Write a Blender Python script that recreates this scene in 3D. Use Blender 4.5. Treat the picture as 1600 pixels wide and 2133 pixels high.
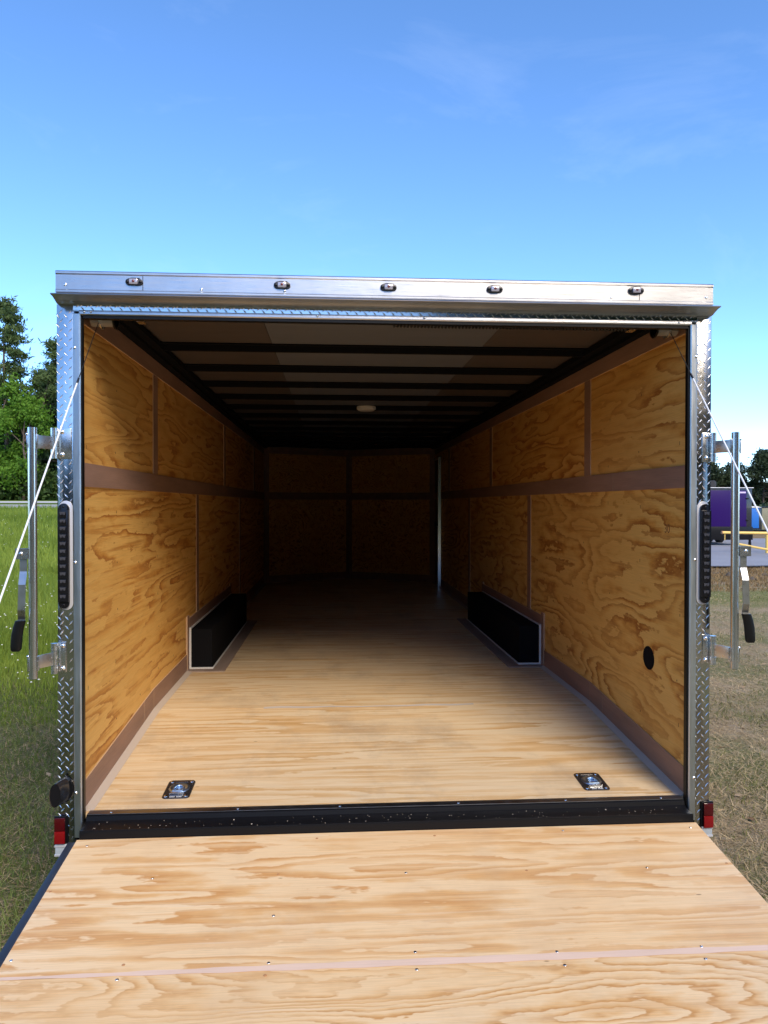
import bpy, bmesh, math, random
import numpy as np
from mathutils import Vector, Matrix
R = math.radians
random.seed(4); RNG = np.random.default_rng(11)
for o in list(bpy.data.objects): bpy.data.objects.remove(o)
SC = bpy.context.scene
COL = SC.collection

# ------------------------------------------------------------------ camera
cam_d = bpy.data.cameras.new('camera'); cam = bpy.data.objects.new('camera', cam_d); COL.objects.link(cam)
yaw, pitch, roll = .0676, -.0106, .0008
fw = Vector((math.sin(yaw)*math.cos(pitch), math.cos(yaw)*math.cos(pitch), math.sin(pitch)))
rt = Vector((math.cos(yaw), -math.sin(yaw), 0)); up = rt.cross(fw)
rt2 = rt*math.cos(roll)+up*math.sin(roll); up2 = -rt*math.sin(roll)+up*math.cos(roll)
m = Matrix((rt2, up2, -fw)).transposed().to_4x4(); m.translation = Vector((-.238, -2.952, 1.71))
cam.matrix_world = m
cam_d.sensor_width = 36; cam_d.lens = 36*1560/2133; cam_d.clip_start = .05; cam_d.clip_end = 3000
SC.camera = cam

# ------------------------------------------------------------------ sky, sun, exposure
SUN_EL, SUN_AZ = R(37), R(158)
W = bpy.data.worlds.new('World'); SC.world = W; W.use_nodes = True
nt = W.node_tree; nt.nodes.clear()
sky = nt.nodes.new('ShaderNodeTexSky'); sky.sky_type = 'NISHITA'; sky.sun_disc = False
sky.sun_elevation = SUN_EL; sky.sun_rotation = SUN_AZ
sky.air_density = .6; sky.dust_density = .1; sky.ozone_density = 3.0
bg = nt.nodes.new('ShaderNodeBackground'); bg.inputs['Strength'].default_value = .128
wo = nt.nodes.new('ShaderNodeOutputWorld')
hs = nt.nodes.new('ShaderNodeHueSaturation'); hs.inputs['Saturation'].default_value = 1.12
nt.links.new(sky.outputs[0], hs.inputs['Color']); 
# faint high cirrus over the whole dome
tc = nt.nodes.new('ShaderNodeTexCoord'); mp = nt.nodes.new('ShaderNodeMapping'); mp.inputs['Rotation'].default_value = (.2, .35, .5); mp.inputs['Scale'].default_value = (1.2, 4.5, 3.0)
nz = nt.nodes.new('ShaderNodeTexNoise'); nz.inputs['Scale'].default_value = 1.6; nz.inputs['Detail'].default_value = 7; nz.inputs['Roughness'].default_value = .62; nz.inputs['Distortion'].default_value = .7
cr = nt.nodes.new('ShaderNodeValToRGB'); cr.color_ramp.elements[0].position = .54; cr.color_ramp.elements[1].position = .85; cr.color_ramp.elements[1].color = (.085, .085, .085, 1)
cm = nt.nodes.new('ShaderNodeMix'); cm.data_type = 'RGBA'; cm.inputs[7].default_value = (4.6, 5.0, 5.4, 1)
L = nt.links.new; L(tc.outputs['Generated'], mp.inputs[0]); L(mp.outputs[0], nz.inputs['Vector']); L(nz.outputs[0], cr.inputs[0]); L(cr.outputs[0], cm.inputs[0]); L(hs.outputs[0], cm.inputs[6]); L(cm.outputs[2], bg.inputs[0]); nt.links.new(bg.outputs[0], wo.inputs[0])
sun_d = bpy.data.lights.new('sun', 'SUN'); sun_d.energy = 1.5; sun_d.angle = R(29); sun_d.color = (1, .865, .69)
sun = bpy.data.objects.new('sun', sun_d); COL.objects.link(sun)
sdir = Vector((math.sin(SUN_AZ)*math.cos(SUN_EL), math.cos(SUN_AZ)*math.cos(SUN_EL), math.sin(SUN_EL)))
sun.rotation_euler = sdir.to_track_quat('Z', 'Y').to_euler()
sun.location = (10, 20, 40)
vs = SC.view_settings; vs.view_transform = 'Standard'; vs.look = 'None'; vs.gamma = 1; vs.exposure = 1.66; vs.use_curve_mapping = False
SC.cycles.max_bounces = 10; SC.cycles.diffuse_bounces = 6; SC.cycles.glossy_bounces = 4

# ------------------------------------------------------------------ helpers
def tag(o, label=None, cat=None, group=None, kind=None):
    if label: o['label'] = label
    if cat: o['category'] = cat
    if group: o['group'] = group
    if kind: o['kind'] = kind
    return o
def empty(name, loc=(0, 0, 0), label=None, cat=None, group=None, parent=None):
    o = bpy.data.objects.new(name, None); COL.objects.link(o); o.location = loc; o.empty_display_size = .2
    if parent: o.parent = parent
    return tag(o, label, cat, group)
class MB:
    def __init__(s): s.v = []; s.f = []; s.mi = []
    def add(s, vs, fs, mi=0):
        b = len(s.v); s.v += [tuple(p) for p in vs]
        for f in fs: s.f.append([i+b for i in f]); s.mi.append(mi)
        return s
    def box(s, x0, x1, y0, y1, z0, z1, mi=0):
        v = [(x, y, z) for z in (z0, z1) for y in (y0, y1) for x in (x0, x1)]
        return s.add(v, [(0, 2, 3, 1), (4, 5, 7, 6), (0, 1, 5, 4), (2, 6, 7, 3), (0, 4, 6, 2), (1, 3, 7, 5)], mi)
    def prism(s, prof, axis, a, b, mi=0):
        """profile of 2-D points swept along an axis: X -> (y,z), Y -> (x,z), Z -> (x,y)"""
        n = len(prof)
        def P(q, t): return {'X': (t, q[0], q[1]), 'Y': (q[0], t, q[1]), 'Z': (q[0], q[1], t)}[axis]
        v = [P(q, a) for q in prof]+[P(q, b) for q in prof]
        f = [tuple(range(n)), tuple(range(2*n-1, n-1, -1))]
        f += [(i, i+n, (i+1) % n+n, (i+1) % n) for i in range(n)]
        return s.add(v, f, mi)
    def cyl(s, p0, p1, r, n=16, r2=None, mi=0, caps=True):
        return s.tube([p0, p1], [r, r if r2 is None else r2], n, mi, caps)
    def tube(s, path, rad, n=8, mi=0, caps=True):
        path = [Vector(p) for p in path]
        if not hasattr(rad, '__len__'): rad = [rad]*len(path)
        ring = []; u = None
        for i, p in enumerate(path):
            t = (path[min(i+1, len(path)-1)]-path[max(i-1, 0)]).normalized()
            if u is None:
                a = Vector((0, 0, 1)) if abs(t.z) < .9 else Vector((1, 0, 0)); u = t.cross(a).normalized()
            else: u = (u-t*u.dot(t)).normalized()
            w = t.cross(u)
            ring += [p+(u*math.cos(2*math.pi*k/n)+w*math.sin(2*math.pi*k/n))*rad[i] for k in range(n)]
        f = []
        for i in range(len(path)-1):
            for k in range(n):
                a, b = i*n+k, i*n+(k+1) % n; f.append((a, b, b+n, a+n))
        if caps: f += [tuple(range(n-1, -1, -1)), tuple(range((len(path)-1)*n, len(path)*n))]
        return s.add(ring, f, mi)
    def build(s, name, mat, parent=None, smooth=True, bevel=0, angle=35, kind=None):
        me = bpy.data.meshes.new(name); me.from_pydata(s.v, [], s.f)
        bm = bmesh.new(); bm.from_mesh(me); bmesh.ops.recalc_face_normals(bm, faces=bm.faces)
        if bevel:
            ed = [e for e in bm.edges if len(e.link_faces) == 2 and e.calc_face_angle(0) > R(50)]
            bmesh.ops.bevel(bm, geom=ed, offset=bevel, segments=2, affect='EDGES', profile=.6, clamp_overlap=True)
        bm.to_mesh(me); bm.free()
        for mt in (mat if isinstance(mat, (list, tuple)) else [mat]): me.materials.append(mt)
        if not bevel and isinstance(mat, (list, tuple)):
            for p, k in zip(me.polygons, s.mi): p.material_index = k
        if smooth:
            for p in me.polygons: p.use_smooth = True
            me.set_sharp_from_angle(angle=R(angle))
        o = bpy.data.objects.new(name, me); COL.objects.link(o)
        if parent: o.parent = parent
        if kind: o['kind'] = kind
        return o
def np_mesh(name, V, F, mat, parent=None, tint=None, kind=None, smooth=False):
    me = bpy.data.meshes.new(name); V = np.asarray(V, np.float32); F = np.asarray(F, np.int32); k = F.shape[1]
    me.vertices.add(len(V)); me.vertices.foreach_set('co', V.ravel())
    me.loops.add(F.size); me.loops.foreach_set('vertex_index', F.ravel())
    me.polygons.add(len(F)); me.polygons.foreach_set('loop_start', np.arange(0, F.size, k, dtype=np.int32))
    me.update(calc_edges=True)
    if smooth: me.polygons.foreach_set('use_smooth', np.ones(len(F), bool))
    if tint is not None:
        a = me.attributes.new('tint', 'FLOAT', 'POINT'); a.data.foreach_set('value', np.asarray(tint, np.float32))
    me.materials.append(mat)
    o = bpy.data.objects.new(name, me); COL.objects.link(o)
    if parent: o.parent = parent
    if kind: o['kind'] = kind
    return o
def share(src, name, parent, M):
    o = bpy.data.objects.new(name, src.data); COL.objects.link(o); o.parent = parent; o.matrix_local = M; return o

# ------------------------------------------------------------------ materials
def mat(name, col, rough=.5, metal=0, spec=.5, coat=0):
    m = bpy.data.materials.new(name); m.use_nodes = True
    b = m.node_tree.nodes['Principled BSDF']; b.inputs['Base Color'].default_value = (*col, 1)
    b.inputs['Roughness'].default_value = rough; b.inputs['Metallic'].default_value = metal
    b.inputs['Specular IOR Level'].default_value = spec; b.inputs['Coat Weight'].default_value = coat
    return m
class NT:
    def __init__(s, m): s.t = m.node_tree; s.b = s.t.nodes['Principled BSDF']; s.m = m
    def n(s, t, **kw):
        x = s.t.nodes.new(t)
        for k, v in kw.items(): setattr(x, k, v)
        return x
    def l(s, a, b): s.t.links.new(a, b)
    def val(s, node, **kw):
        for k, v in kw.items(): node.inputs[k.replace('_', ' ')].default_value = v
        return node
    def math(s, op, a, b=None, c=None):
        x = s.n('ShaderNodeMath', operation=op)
        for i, q in enumerate((a, b, c)):
            if q is None: continue
            if isinstance(q, (int, float)): x.inputs[i].default_value = q
            else: s.l(q, x.inputs[i])
        return x.outputs[0]
    def mix(s, f, a, b, blend='MIX'):
        x = s.n('ShaderNodeMix', data_type='RGBA', blend_type=blend)
        for i, q in ((0, f), (6, a), (7, b)):
            if isinstance(q, (int, float)): x.inputs[i].default_value = q
            elif isinstance(q, tuple): x.inputs[i].default_value = (*q, 1)
            else: s.l(q, x.inputs[i])
        return x.outputs[2]
    def noise(s, vec, scale, detail=2, rough=.5, dim='3D', w=None, dist=0):
        x = s.n('ShaderNodeTexNoise', noise_dimensions=dim); s.val(x, Scale=scale, Detail=detail, Roughness=rough, Distortion=dist)
        if vec is not None: s.l(vec, x.inputs['Vector'])
        if w is not None: s.l(w, x.inputs['W'])
        return x.outputs[0]
    def ramp(s, f, stops, interp='LINEAR'):
        x = s.n('ShaderNodeValToRGB'); cr = x.color_ramp; cr.interpolation = interp
        while len(cr.elements) > 1: cr.elements.remove(cr.elements[-1])
        for i, (p, c) in enumerate(stops):
            e = cr.elements[0] if i == 0 else cr.elements.new(p)
            e.position = p; e.color = (c, c, c, 1) if isinstance(c, (int, float)) else (*c, 1)
        s.l(f, x.inputs[0]); return x.outputs[0]
    def obj(s): return s.n('ShaderNodeTexCoord').outputs['Object']
    def map(s, vec, scale, rot=(0, 0, 0), loc=(0, 0, 0)):
        x = s.n('ShaderNodeMapping'); s.l(vec, x.inputs[0]); x.inputs['Scale'].default_value = scale
        x.inputs['Rotation'].default_value = rot; x.inputs['Location'].default_value = loc; return x.outputs[0]
    def bump(s, h, strength=.2, dist=.01):
        x = s.n('ShaderNodeBump'); x.inputs['Strength'].default_value = strength; x.inputs['Distance'].default_value = dist
        s.l(h, x.inputs['Height']); s.l(x.outputs[0], s.b.inputs['Normal'])

def plywood(name, along, light, mid, dark, rings=9, scale=1.0, cross=3.2, soft=.5, rough=.5, seed=0, warp=.05, stretch=.5, streak=.5, lt=.30):
    """rotary-cut pine veneer: contour bands of a smooth height field stretched along the grain"""
    m = mat(name, mid, rough, spec=.35); t = NT(m)
    ax = {'X': 0, 'Y': 1}[along]
    sc = [cross*scale]*3; sc[ax] = stretch*scale
    oi = t.n('ShaderNodeObjectInfo'); w = t.math('MULTIPLY_ADD', oi.outputs['Random'], 37.0, float(seed))
    o = t.obj(); v = t.map(o, sc)
    base = t.noise(v, 1.15, 2.2, .46, '4D', w)
    wob = t.noise(t.map(o, [9*scale if i == ax else 26*scale for i in range(3)]), 1.0, 3, .6, '4D', w)
    h = t.math('MULTIPLY_ADD', wob, warp, base)
    h = t.math('MULTIPLY', h, float(rings))
    fr = t.math('FRACT', h)
    col = t.ramp(fr, [(0, light), (lt, light), (lt+.42*soft, mid), (.86, dark), (.93, dark), (1, light)])
    # broad tone drift, fine pores, scattered specks
    big = t.noise(t.map(o, [1.0 if i == ax else 3.0 for i in range(3)]), 1.3, 3, .55, '4D', w)
    f1 = t.ramp(big, [(.42, 0.0), (.60, .62)])
    col = t.mix(f1, col, t.mix(.5, mid, light))
    st = t.noise(t.map(o, [.9 if i == ax else 30 for i in range(3)]), 1.0, 4, .62, '4D', w)
    col = t.mix(t.ramp(st, [(.50, 0.0), (.56, streak)]), col, light); col = t.mix(t.ramp(st, [(.34, streak), (.42, 0.0)]), col, t.mix(.55, mid, dark))
    fine = t.noise(t.map(o, [7 if i == ax else 420 for i in range(3)]), 1.0, 2, .6)
    g = t.ramp(fine, [(.25, .84), (.55, 1.0), (.8, 1.06)])
    col = t.mix(1.0, col, g, 'MULTIPLY')
    vo = t.n('ShaderNodeTexVoronoi'); t.l(t.map(o, [5 if i == ax else 16 for i in range(3)]), vo.inputs['Vector']); vo.inputs['Scale'].default_value = 1.0
    sp = t.ramp(vo.outputs['Distance'], [(.035, .0), (.06, 1.0)])
    pick = t.ramp(t.n('ShaderNodeSeparateColor').outputs[0], [(0, 0), (1, 1)])
    sepn = pick.node.inputs[0].links[0].from_node; t.l(vo.outputs['Color'], sepn.inputs[0])
    rare = t.math('GREATER_THAN', pick, .80)
    kn = t.math('MULTIPLY', t.math('SUBTRACT', 1.0, sp), rare)
    col = t.mix(t.math('MULTIPLY', kn, .8), col, tuple(c*.35 for c in dark))
    t.l(col, t.b.inputs['Base Color'])
    t.l(t.ramp(fr, [(0, rough-.06), (1, rough+.08)]), t.b.inputs['Roughness'])
    t.bump(t.math('MULTIPLY_ADD', fr, .35, fine), .12, .004)
    return m
RAMP_A = plywood('ramp_pine', 'X', (.80, .575, .325), (.71, .425, .18), (.60, .31, .11), rings=11, cross=5.0, seed=3, soft=.6, stretch=.55, warp=.09)
RAMP_B = plywood('ramp_pine_striped', 'X', (.78, .555, .305), (.70, .42, .175), (.55, .28, .09), rings=36, cross=3.0, seed=8, soft=.9)
FLOORW = plywood('floor_pine', 'X', (.75, .585, .365), (.67, .44, .21), (.57, .345, .14), rings=8, cross=6.5, seed=21, soft=.7, rough=.42, stretch=.45, warp=.09, streak=.65)
WALLW = plywood('wall_pine', 'Y', (.75, .43, .115), (.59, .27, .05), (.36, .12, .018), rings=12, cross=4.4, seed=5, soft=.8, rough=.5, warp=.10, stretch=.42, streak=.75)
WALLR = plywood('wall_pine_flame', 'Y', (.73, .43, .115), (.59, .28, .052), (.34, .12, .018), rings=16, cross=2.7, seed=17, soft=.62, rough=.5, warp=.085, stretch=.55, streak=.4, lt=.36)
WALLU = plywood('wall_pine_upper', 'Y', (.71, .395, .105), (.56, .255, .047), (.36, .125, .02), rings=13, cross=4.6, seed=14, soft=.9, rough=.5, warp=.08, stretch=.6, streak=.35)
def wear(m, dark=(.30, .22, .15), amt=.45, scale=(1.6, 1.1, 1)):
    t = NT(m); o = t.obj(); b = t.b.inputs['Base Color']; src = b.links[0].from_socket
    a = t.noise(t.map(o, scale), 1.7, 6, .68); f = t.ramp(a, [(.50, 0), (.72, amt)])
    sc = t.noise(t.map(o, (2.2, 60, 1), (0, 0, .5)), 1.0, 2, .5); g = t.ramp(sc, [(.66, 0), (.72, .22)])
    c1 = t.mix(f, src, dark); t.l(t.mix(g, c1, (.80, .68, .50)), b)
    return m
wear(FLOORW); wear(RAMP_A, (.50, .34, .20), .30); wear(RAMP_B, (.50, .34, .20), .30)
def stained(name, c, amt=.25, rough=.6, axis=1):
    m = mat(name, c, rough); t = NT(m); o = t.obj()
    a = t.noise(t.map(o, [2 if i == axis else 14 for i in range(3)]), 1, 4, .6)
    b = t.noise(t.map(o, [5 if i == axis else 260 for i in range(3)]), 1, 2, .6)
    f = t.math('MULTIPLY_ADD', b, .5, a)
    t.l(t.mix(t.ramp(f, [(.4, 0), (1.0, 1)]), tuple(x*(1-amt) for x in c), tuple(min(1, x*(1+amt)) for x in c)), t.b.inputs['Base Color'])
    return m
MAUVE = stained('luan_strip', (.27, .155, .105)); MAUVEF = stained('luan_strip_floor', (.26, .19, .15))
RAWEDGE = mat('raw_wood_edge', (.50, .33, .19), .7)
JOINTM = stained('joint_strip', (.70, .51, .38), .12, axis=0)
BLACK = mat('black_paint', (.005, .005, .006), .34, spec=.25); BLACKM = mat('black_matte', (.006, .006, .007), .9, spec=.1)
RUBBER = mat('black_rubber', (.005, .005, .005), .4, spec=.25); NAVYBLK = mat('ramp_frame_paint', (.016, .018, .026), .45)
def metal(name, c, rough, var=.06, stretch=None, scale=30):
    m = mat(name, c, rough, 1); t = NT(m); o = t.obj()
    v = t.map(o, stretch or (1, 1, 1)); nz = t.noise(v, scale, 4, .6)
    lo = t.noise(o, 6, 3, .6)
    t.l(t.ramp(nz, [(.3, max(.02, rough-var)), (.75, rough+var)]), t.b.inputs['Roughness'])
    t.l(t.mix(t.ramp(lo, [(.35, 0), (.7, 1)]), tuple(x*.86 for x in c), c), t.b.inputs['Base Color'])
    t.bump(lo, .03, .02)
    return m
DIAMOND = metal('polished_plate', (.62, .61, .59), .16, .04, scale=12)
TREAD = mat('polished_tread', (.92, .91, .89), .24, 1)
ALUM = metal('brushed_aluminium', (.56, .56, .565), .33, .08, (1, 30, 60), 8)
ALUMF = metal('satin_aluminium', (.60, .64, .66), .36, .06, (20, 20, 1), 6)
ZINC = metal('zinc_steel', (.72, .73, .73), .26, .06); ZINCB = metal('zinc_strap', (.66, .67, .66), .30, .05)
CHROME = mat('bright_screw', (.9, .9, .9), .16, 1); SKYZINC = metal('sky_tinted_zinc', (.55, .70, .88), .36, .05)  # tie-down zinc: the sky's reflection is put into its blue base colour
DARKST = mat('dark_zinc_plate', (.05, .05, .055), .32, .7)
WHITEP = mat('white_cap', (.36, .40, .43), .35); LIGHTW = mat('light_flange', (.62, .62, .64), .3, .4)
REDL = mat('red_lens', (.19, .004, .006), .14, coat=.25); REDD = mat('dark_red_lens', (.06, .002, .004), .16, coat=.25)
SMOKE = mat('smoked_lens', (.007, .007, .009), .16, spec=.3, coat=.15); LEDM = mat('led_reflector', (.10, .10, .115), .25, .5)
CLEAR = mat('clear_lens', (.42, .40, .45), .12, .3, coat=.5); LENSRED = mat('bulb_spot', (.16, .04, .04), .2)
WIRE = mat('white_cable', (.80, .82, .84), .35); WIRED = mat('bare_cable', (.06, .055, .05), .4, .8)
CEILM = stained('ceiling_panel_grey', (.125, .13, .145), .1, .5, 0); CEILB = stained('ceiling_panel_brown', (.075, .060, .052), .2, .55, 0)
DOME = mat('dome_lens', (.78, .77, .70), .3); SKIN = mat('black_skin', (.015, .015, .017), .25, coat=.3)
TYRE = mat('tyre', (.02, .02, .021), .8); RIM = mat('rim', (.55, .56, .58), .3, .8)
PURPLE = mat('purple_panel', (.020, .004, .085), .35, spec=.2); BLUEP = mat('blue_panel', (.006, .12, .45), .4)
TAN = mat('beige_panel', (.20, .19, .12), .5); YELLOW = mat('yellow_paint', (.78, .53, .14), .5); RUSTY = mat('worn_paint', (.45, .22, .09), .6)
WHITE = mat('white_paint', (.75, .75, .74), .4)

# ------------------------------------------------------------------ ground
def sstep(a, b, x): t = np.clip((x-a)/(b-a), 0, 1); return t*t*(3-2*t)
def height(x, y):
    x = np.asarray(x, float); y = np.asarray(y, float)
    z = 1.40*sstep(13, 48, y)*sstep(0, -9, x) + .028*np.clip(y-48, 0, 24)*sstep(0, -9, x)
    z = z + .02*np.sin(x*.9+1.3)*np.cos(y*.7) * sstep(40, 12, np.hypot(x, y))
    return z - .02
xs = np.unique(np.r_[np.linspace(-700, -80, 12), np.linspace(-80, -12, 35), np.linspace(-12, 12, 97), np.linspace(12, 80, 35), np.linspace(80, 700, 12)])
ys = np.unique(np.r_[np.linspace(-700, -60, 12), np.linspace(-60, -8, 20), np.linspace(-8, 16, 97), np.linspace(16, 90, 75), np.linspace(90, 700, 12)])
GX, GY = np.meshgrid(xs, ys); GZ = height(GX, GY)
n = len(xs); idx = np.arange(GX.size).reshape(GX.shape)
F = np.stack([idx[:-1, :-1], idx[:-1, 1:], idx[1:, 1:], idx[1:, :-1]], -1).reshape(-1, 4)
gm = mat('ground_soil_grass', (.1, .1, .05), .95, spec=.15); t = NT(gm)
pos = t.n('ShaderNodeNewGeometry').outputs['Position']; sx = t.n('ShaderNodeSeparateXYZ'); t.l(pos, sx.inputs[0])
warpn = t.noise(pos, .35, 4, .6)
side = t.math('MULTIPLY_ADD', warpn, 2.4, t.math('ADD', sx.outputs[0], -1.2))     # left meadow / right bare lot
fside = t.ramp(t.math('MULTIPLY_ADD', side, .25, .5), [(.30, 0), (.62, 1)])
fine = t.noise(pos, 55, 5, .7); mid_ = t.noise(pos, 5, 5, .65); big = t.noise(pos, .9, 4, .6)
green = t.mix(t.ramp(fine, [(.3, 0), (.7, 1)]), (.07, .08, .03), (.18, .18, .075))
green = t.mix(t.ramp(mid_, [(.5, 0), (.68, .75)]), green, (.20, .17, .12))
farg = t.mix(t.ramp(mid_, [(.3, 0), (.7, 1)]), (.10, .16, .025), (.18, .25, .045))
ffar = t.ramp(t.math('MULTIPLY_ADD', sx.outputs[1], .05, .0), [(.14, 0), (.26, 1)])
green = t.mix(ffar, green, farg)
tan = t.mix(t.ramp(fine, [(.3, 0), (.7, 1)]), (.19, .14, .08), (.52, .40, .24))
tan = t.mix(t.ramp(mid_, [(.54, 0), (.72, .6)]), tan, (.46, .39, .31))
tan = t.mix(t.ramp(big, [(.43, 0), (.58, .7)]), tan, (.13, .155, .045))
band = t.ramp(t.math('MULTIPLY_ADD', t.math('MULTIPLY_ADD', mid_, 1.6, sx.outputs[1]), .05, 0.0), [(.48, 0), (.53, .8), (.585, .8), (.64, 0)])
tan = t.mix(band, tan, t.mix(fine, (.10, .12, .025), (.24, .25, .06)))
ora = t.ramp(t.math('MULTIPLY', sx.outputs[1], .05), [(.60, 0), (.70, .75)])
tan = t.mix(ora, tan, t.mix(fine, (.14, .085, .04), (.34, .22, .10)))
t.l(t.mix(fside, green, tan), t.b.inputs['Base Color']); t.bump(t.math('MULTIPLY_ADD', mid_, 1.5, fine), .7, .03)
ground = np_mesh('ground', np.stack([GX, GY, GZ], -1).reshape(-1, 3), F, gm, kind='structure', smooth=True)

def sheet(name, x0, x1, y0, y1, lift, m, nx=60, ny=6, wob=0):
    X, Y = np.meshgrid(np.linspace(x0, x1, nx), np.linspace(y0, y1, ny))
    Y = Y + wob*np.sin(X*.8)*np.sin(X*.23+1)
    Z = height(X, Y)+lift; i = np.arange(X.size).reshape(X.shape)
    F = np.stack([i[:-1, :-1], i[:-1, 1:], i[1:, 1:], i[1:, :-1]], -1).reshape(-1, 4)
    return np_mesh(name, np.stack([X, Y, Z], -1).reshape(-1, 3), F, m, kind='structure', smooth=True)
def asphalt(name, a, b):
    m = mat(name, a, .85, spec=.3); t = NT(m); p = t.n('ShaderNodeNewGeometry').outputs['Position']
    f = t.math('MULTIPLY_ADD', t.noise(p, 90, 3, .7), .5, t.math('MULTIPLY', t.noise(p, .5, 5, .65), .6))
    t.l(t.mix(t.ramp(f, [(.35, 0), (.75, 1)]), a, b), t.b.inputs['Base Color']); t.bump(t.noise(p, 120, 2, .6), .3, .004); return m
ASPH = asphalt('lot_asphalt', (.22, .22, .235), (.32, .32, .34)); ROADM = asphalt('road_asphalt', (.30, .29, .28), (.42, .41, .40))
sheet('parking_lot', 3, 90, 17.0, 33, .03, ASPH, 120, 24, .12)
sheet('lot_edge', 3, 90, 16.72, 17.0, .05, asphalt('lot_edge_dark', (.045, .045, .05), (.09, .09, .095)), 120, 3, .12)
sheet('road', -160, -8, 47.5, 56, .05, ROADM, 80, 8)
sheet('far_road', -160, -8, 61, 66, .05, asphalt('far_road_pale', (.52, .51, .48), (.62, .61, .58)), 80, 6)

# ------------------------------------------------------------------ grass, straw, flowers (stuff)
def leafmat(name, c0, c1, trans=.35, rough=.6):
    m = bpy.data.materials.new(name); m.use_nodes = True; nt = m.node_tree; nt.nodes.clear()
    N = nt.nodes.new; at = N('ShaderNodeAttribute'); at.attribute_name = 'tint'
    mx = N('ShaderNodeMix'); mx.data_type = 'RGBA'; mx.inputs[6].default_value = (*c0, 1); mx.inputs[7].default_value = (*c1, 1)
    d = N('ShaderNodeBsdfPrincipled'); d.inputs['Roughness'].default_value = rough; d.inputs['Specular IOR Level'].default_value = .25
    tr = N('ShaderNodeBsdfTranslucent'); ms = N('ShaderNodeMixShader'); ms.inputs[0].default_value = trans; out = N('ShaderNodeOutputMaterial')
    L = nt.links.new; L(at.outputs['Fac'], mx.inputs[0]); L(mx.outputs[2], d.inputs[0]); L(mx.outputs[2], tr.inputs[0])
    L(d.outputs[0], ms.inputs[1]); L(tr.outputs[0], ms.inputs[2]); L(ms.outputs[0], out.inputs[0]); return m
def cards(C, size, n_each, spread, thin=1.0):
    """n_each random leaf triangles about every centre"""
    C = np.repeat(np.asarray(C), n_each, 0); n = len(C)
    c = C+RNG.normal(0, 1, (n, 3))*np.asarray(spread)
    u = RNG.normal(0, 1, (n, 3)); u /= np.linalg.norm(u, axis=1)[:, None]; w = RNG.normal(0, 1, (n, 3)); w -= u*(w*u).sum(1)[:, None]; w /= np.linalg.norm(w, axis=1)[:, None]
    s = size*RNG.uniform(.6, 1.4, n)[:, None]
    V = np.stack([c-u*s, c+w*s*.45*thin, c+u*s, c-w*s*.45*thin], 1).reshape(-1, 3)
    return V, np.arange(len(V)).reshape(-1, 4), c
def blades(name, P, h, wd, lean, m, tint, curl=.5):
    """bent three-triangle blades at points P"""
    n = len(P); a = RNG.uniform(0, 2*np.pi, n); d = np.stack([np.cos(a), np.sin(a), 0*a], -1); b = RNG.uniform(0, 2*np.pi, n)
    s = np.stack([np.cos(b), np.sin(b), 0*b], -1)*(wd/2)[:, None]
    up = np.array([0, 0, 1.])
    mid_ = P+up*(h*.55)[:, None]*np.cos(lean*curl)[:, None]+d*(h*.55*np.sin(lean*curl))[:, None]
    tip = mid_+up*(h*.45*np.cos(lean))[:, None]+d*(h*.45*np.sin(lean))[:, None]
    V = np.stack([P-s, P+s, mid_+s*.8, mid_-s*.8, tip], 1).reshape(-1, 3)
    o = (np.arange(n)*5)[:, None]
    F = np.concatenate([o+[0, 1, 2], o+[0, 2, 3], o+[3, 2, 4]], 1).reshape(-1, 3)
    return np_mesh(name, V, F, m, tint=np.repeat(tint, 5), kind='stuff')
def scatter(n, side, y0, y1, xr0, xr1, power=1.0):
    """points beside the trailer, denser near the camera end"""
    u = RNG.random(n)**power; y = y0+(y1-y0)*u
    w0 = 1.30+0*y; w1 = np.maximum(2.3, xr0+xr1*(y+3))
    x = (w0+(w1-w0)*RNG.random(n))*side
    return np.stack([x, y, height(x, y)], -1)
GREEN = leafmat('meadow_blades', (.11, .18, .018), (.32, .40, .06), .4); MOWN = leafmat('mown_blades', (.085, .13, .025), (.23, .28, .08), .25)
STRAW = leafmat('dry_straw', (.27, .20, .11), (.68, .52, .31), .15, .8); OLIVE = leafmat('olive_blades', (.10, .12, .03), (.27, .27, .09), .3)
def clump(P, sc, th, base): 
    v = np.sin(P[:, 0]*sc+np.sin(P[:, 1]*sc*.7)*2)+np.sin(P[:, 1]*sc*1.3+1.7)
    return base+th*v
# tall meadow, left
P = scatter(120000, -1, 3.0, 15, 1.0, .75, 1.25); k = RNG.random(len(P)) < sstep(2.6, 5.0, P[:, 1]+.5*np.sin(P[:, 0]*2.1)); P = P[k]; n = len(P)
h = RNG.uniform(.12, .34, n)*sstep(2.2, 6.5, P[:, 1])*(1+.25*np.sin(P[:, 0]*1.7+P[:, 1])); h = np.maximum(h, .05)
blades('meadow_grass', P, h, RNG.uniform(.004, .008, n), RNG.uniform(.1, 1.0, n), GREEN, np.clip(clump(P, 1.1, .16, RNG.normal(.5, .22, n)), 0, 1))
P = scatter(90000, -1, 15, 46, 2, .85, 1.3); n = len(P)
blades('meadow_grass', P, RNG.uniform(.15, .4, n), RNG.uniform(.015, .035, n), RNG.uniform(.1, .9, n), GREEN, np.clip(clump(P, .5, .16, RNG.normal(.55, .2, n)), 0, 1))
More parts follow.
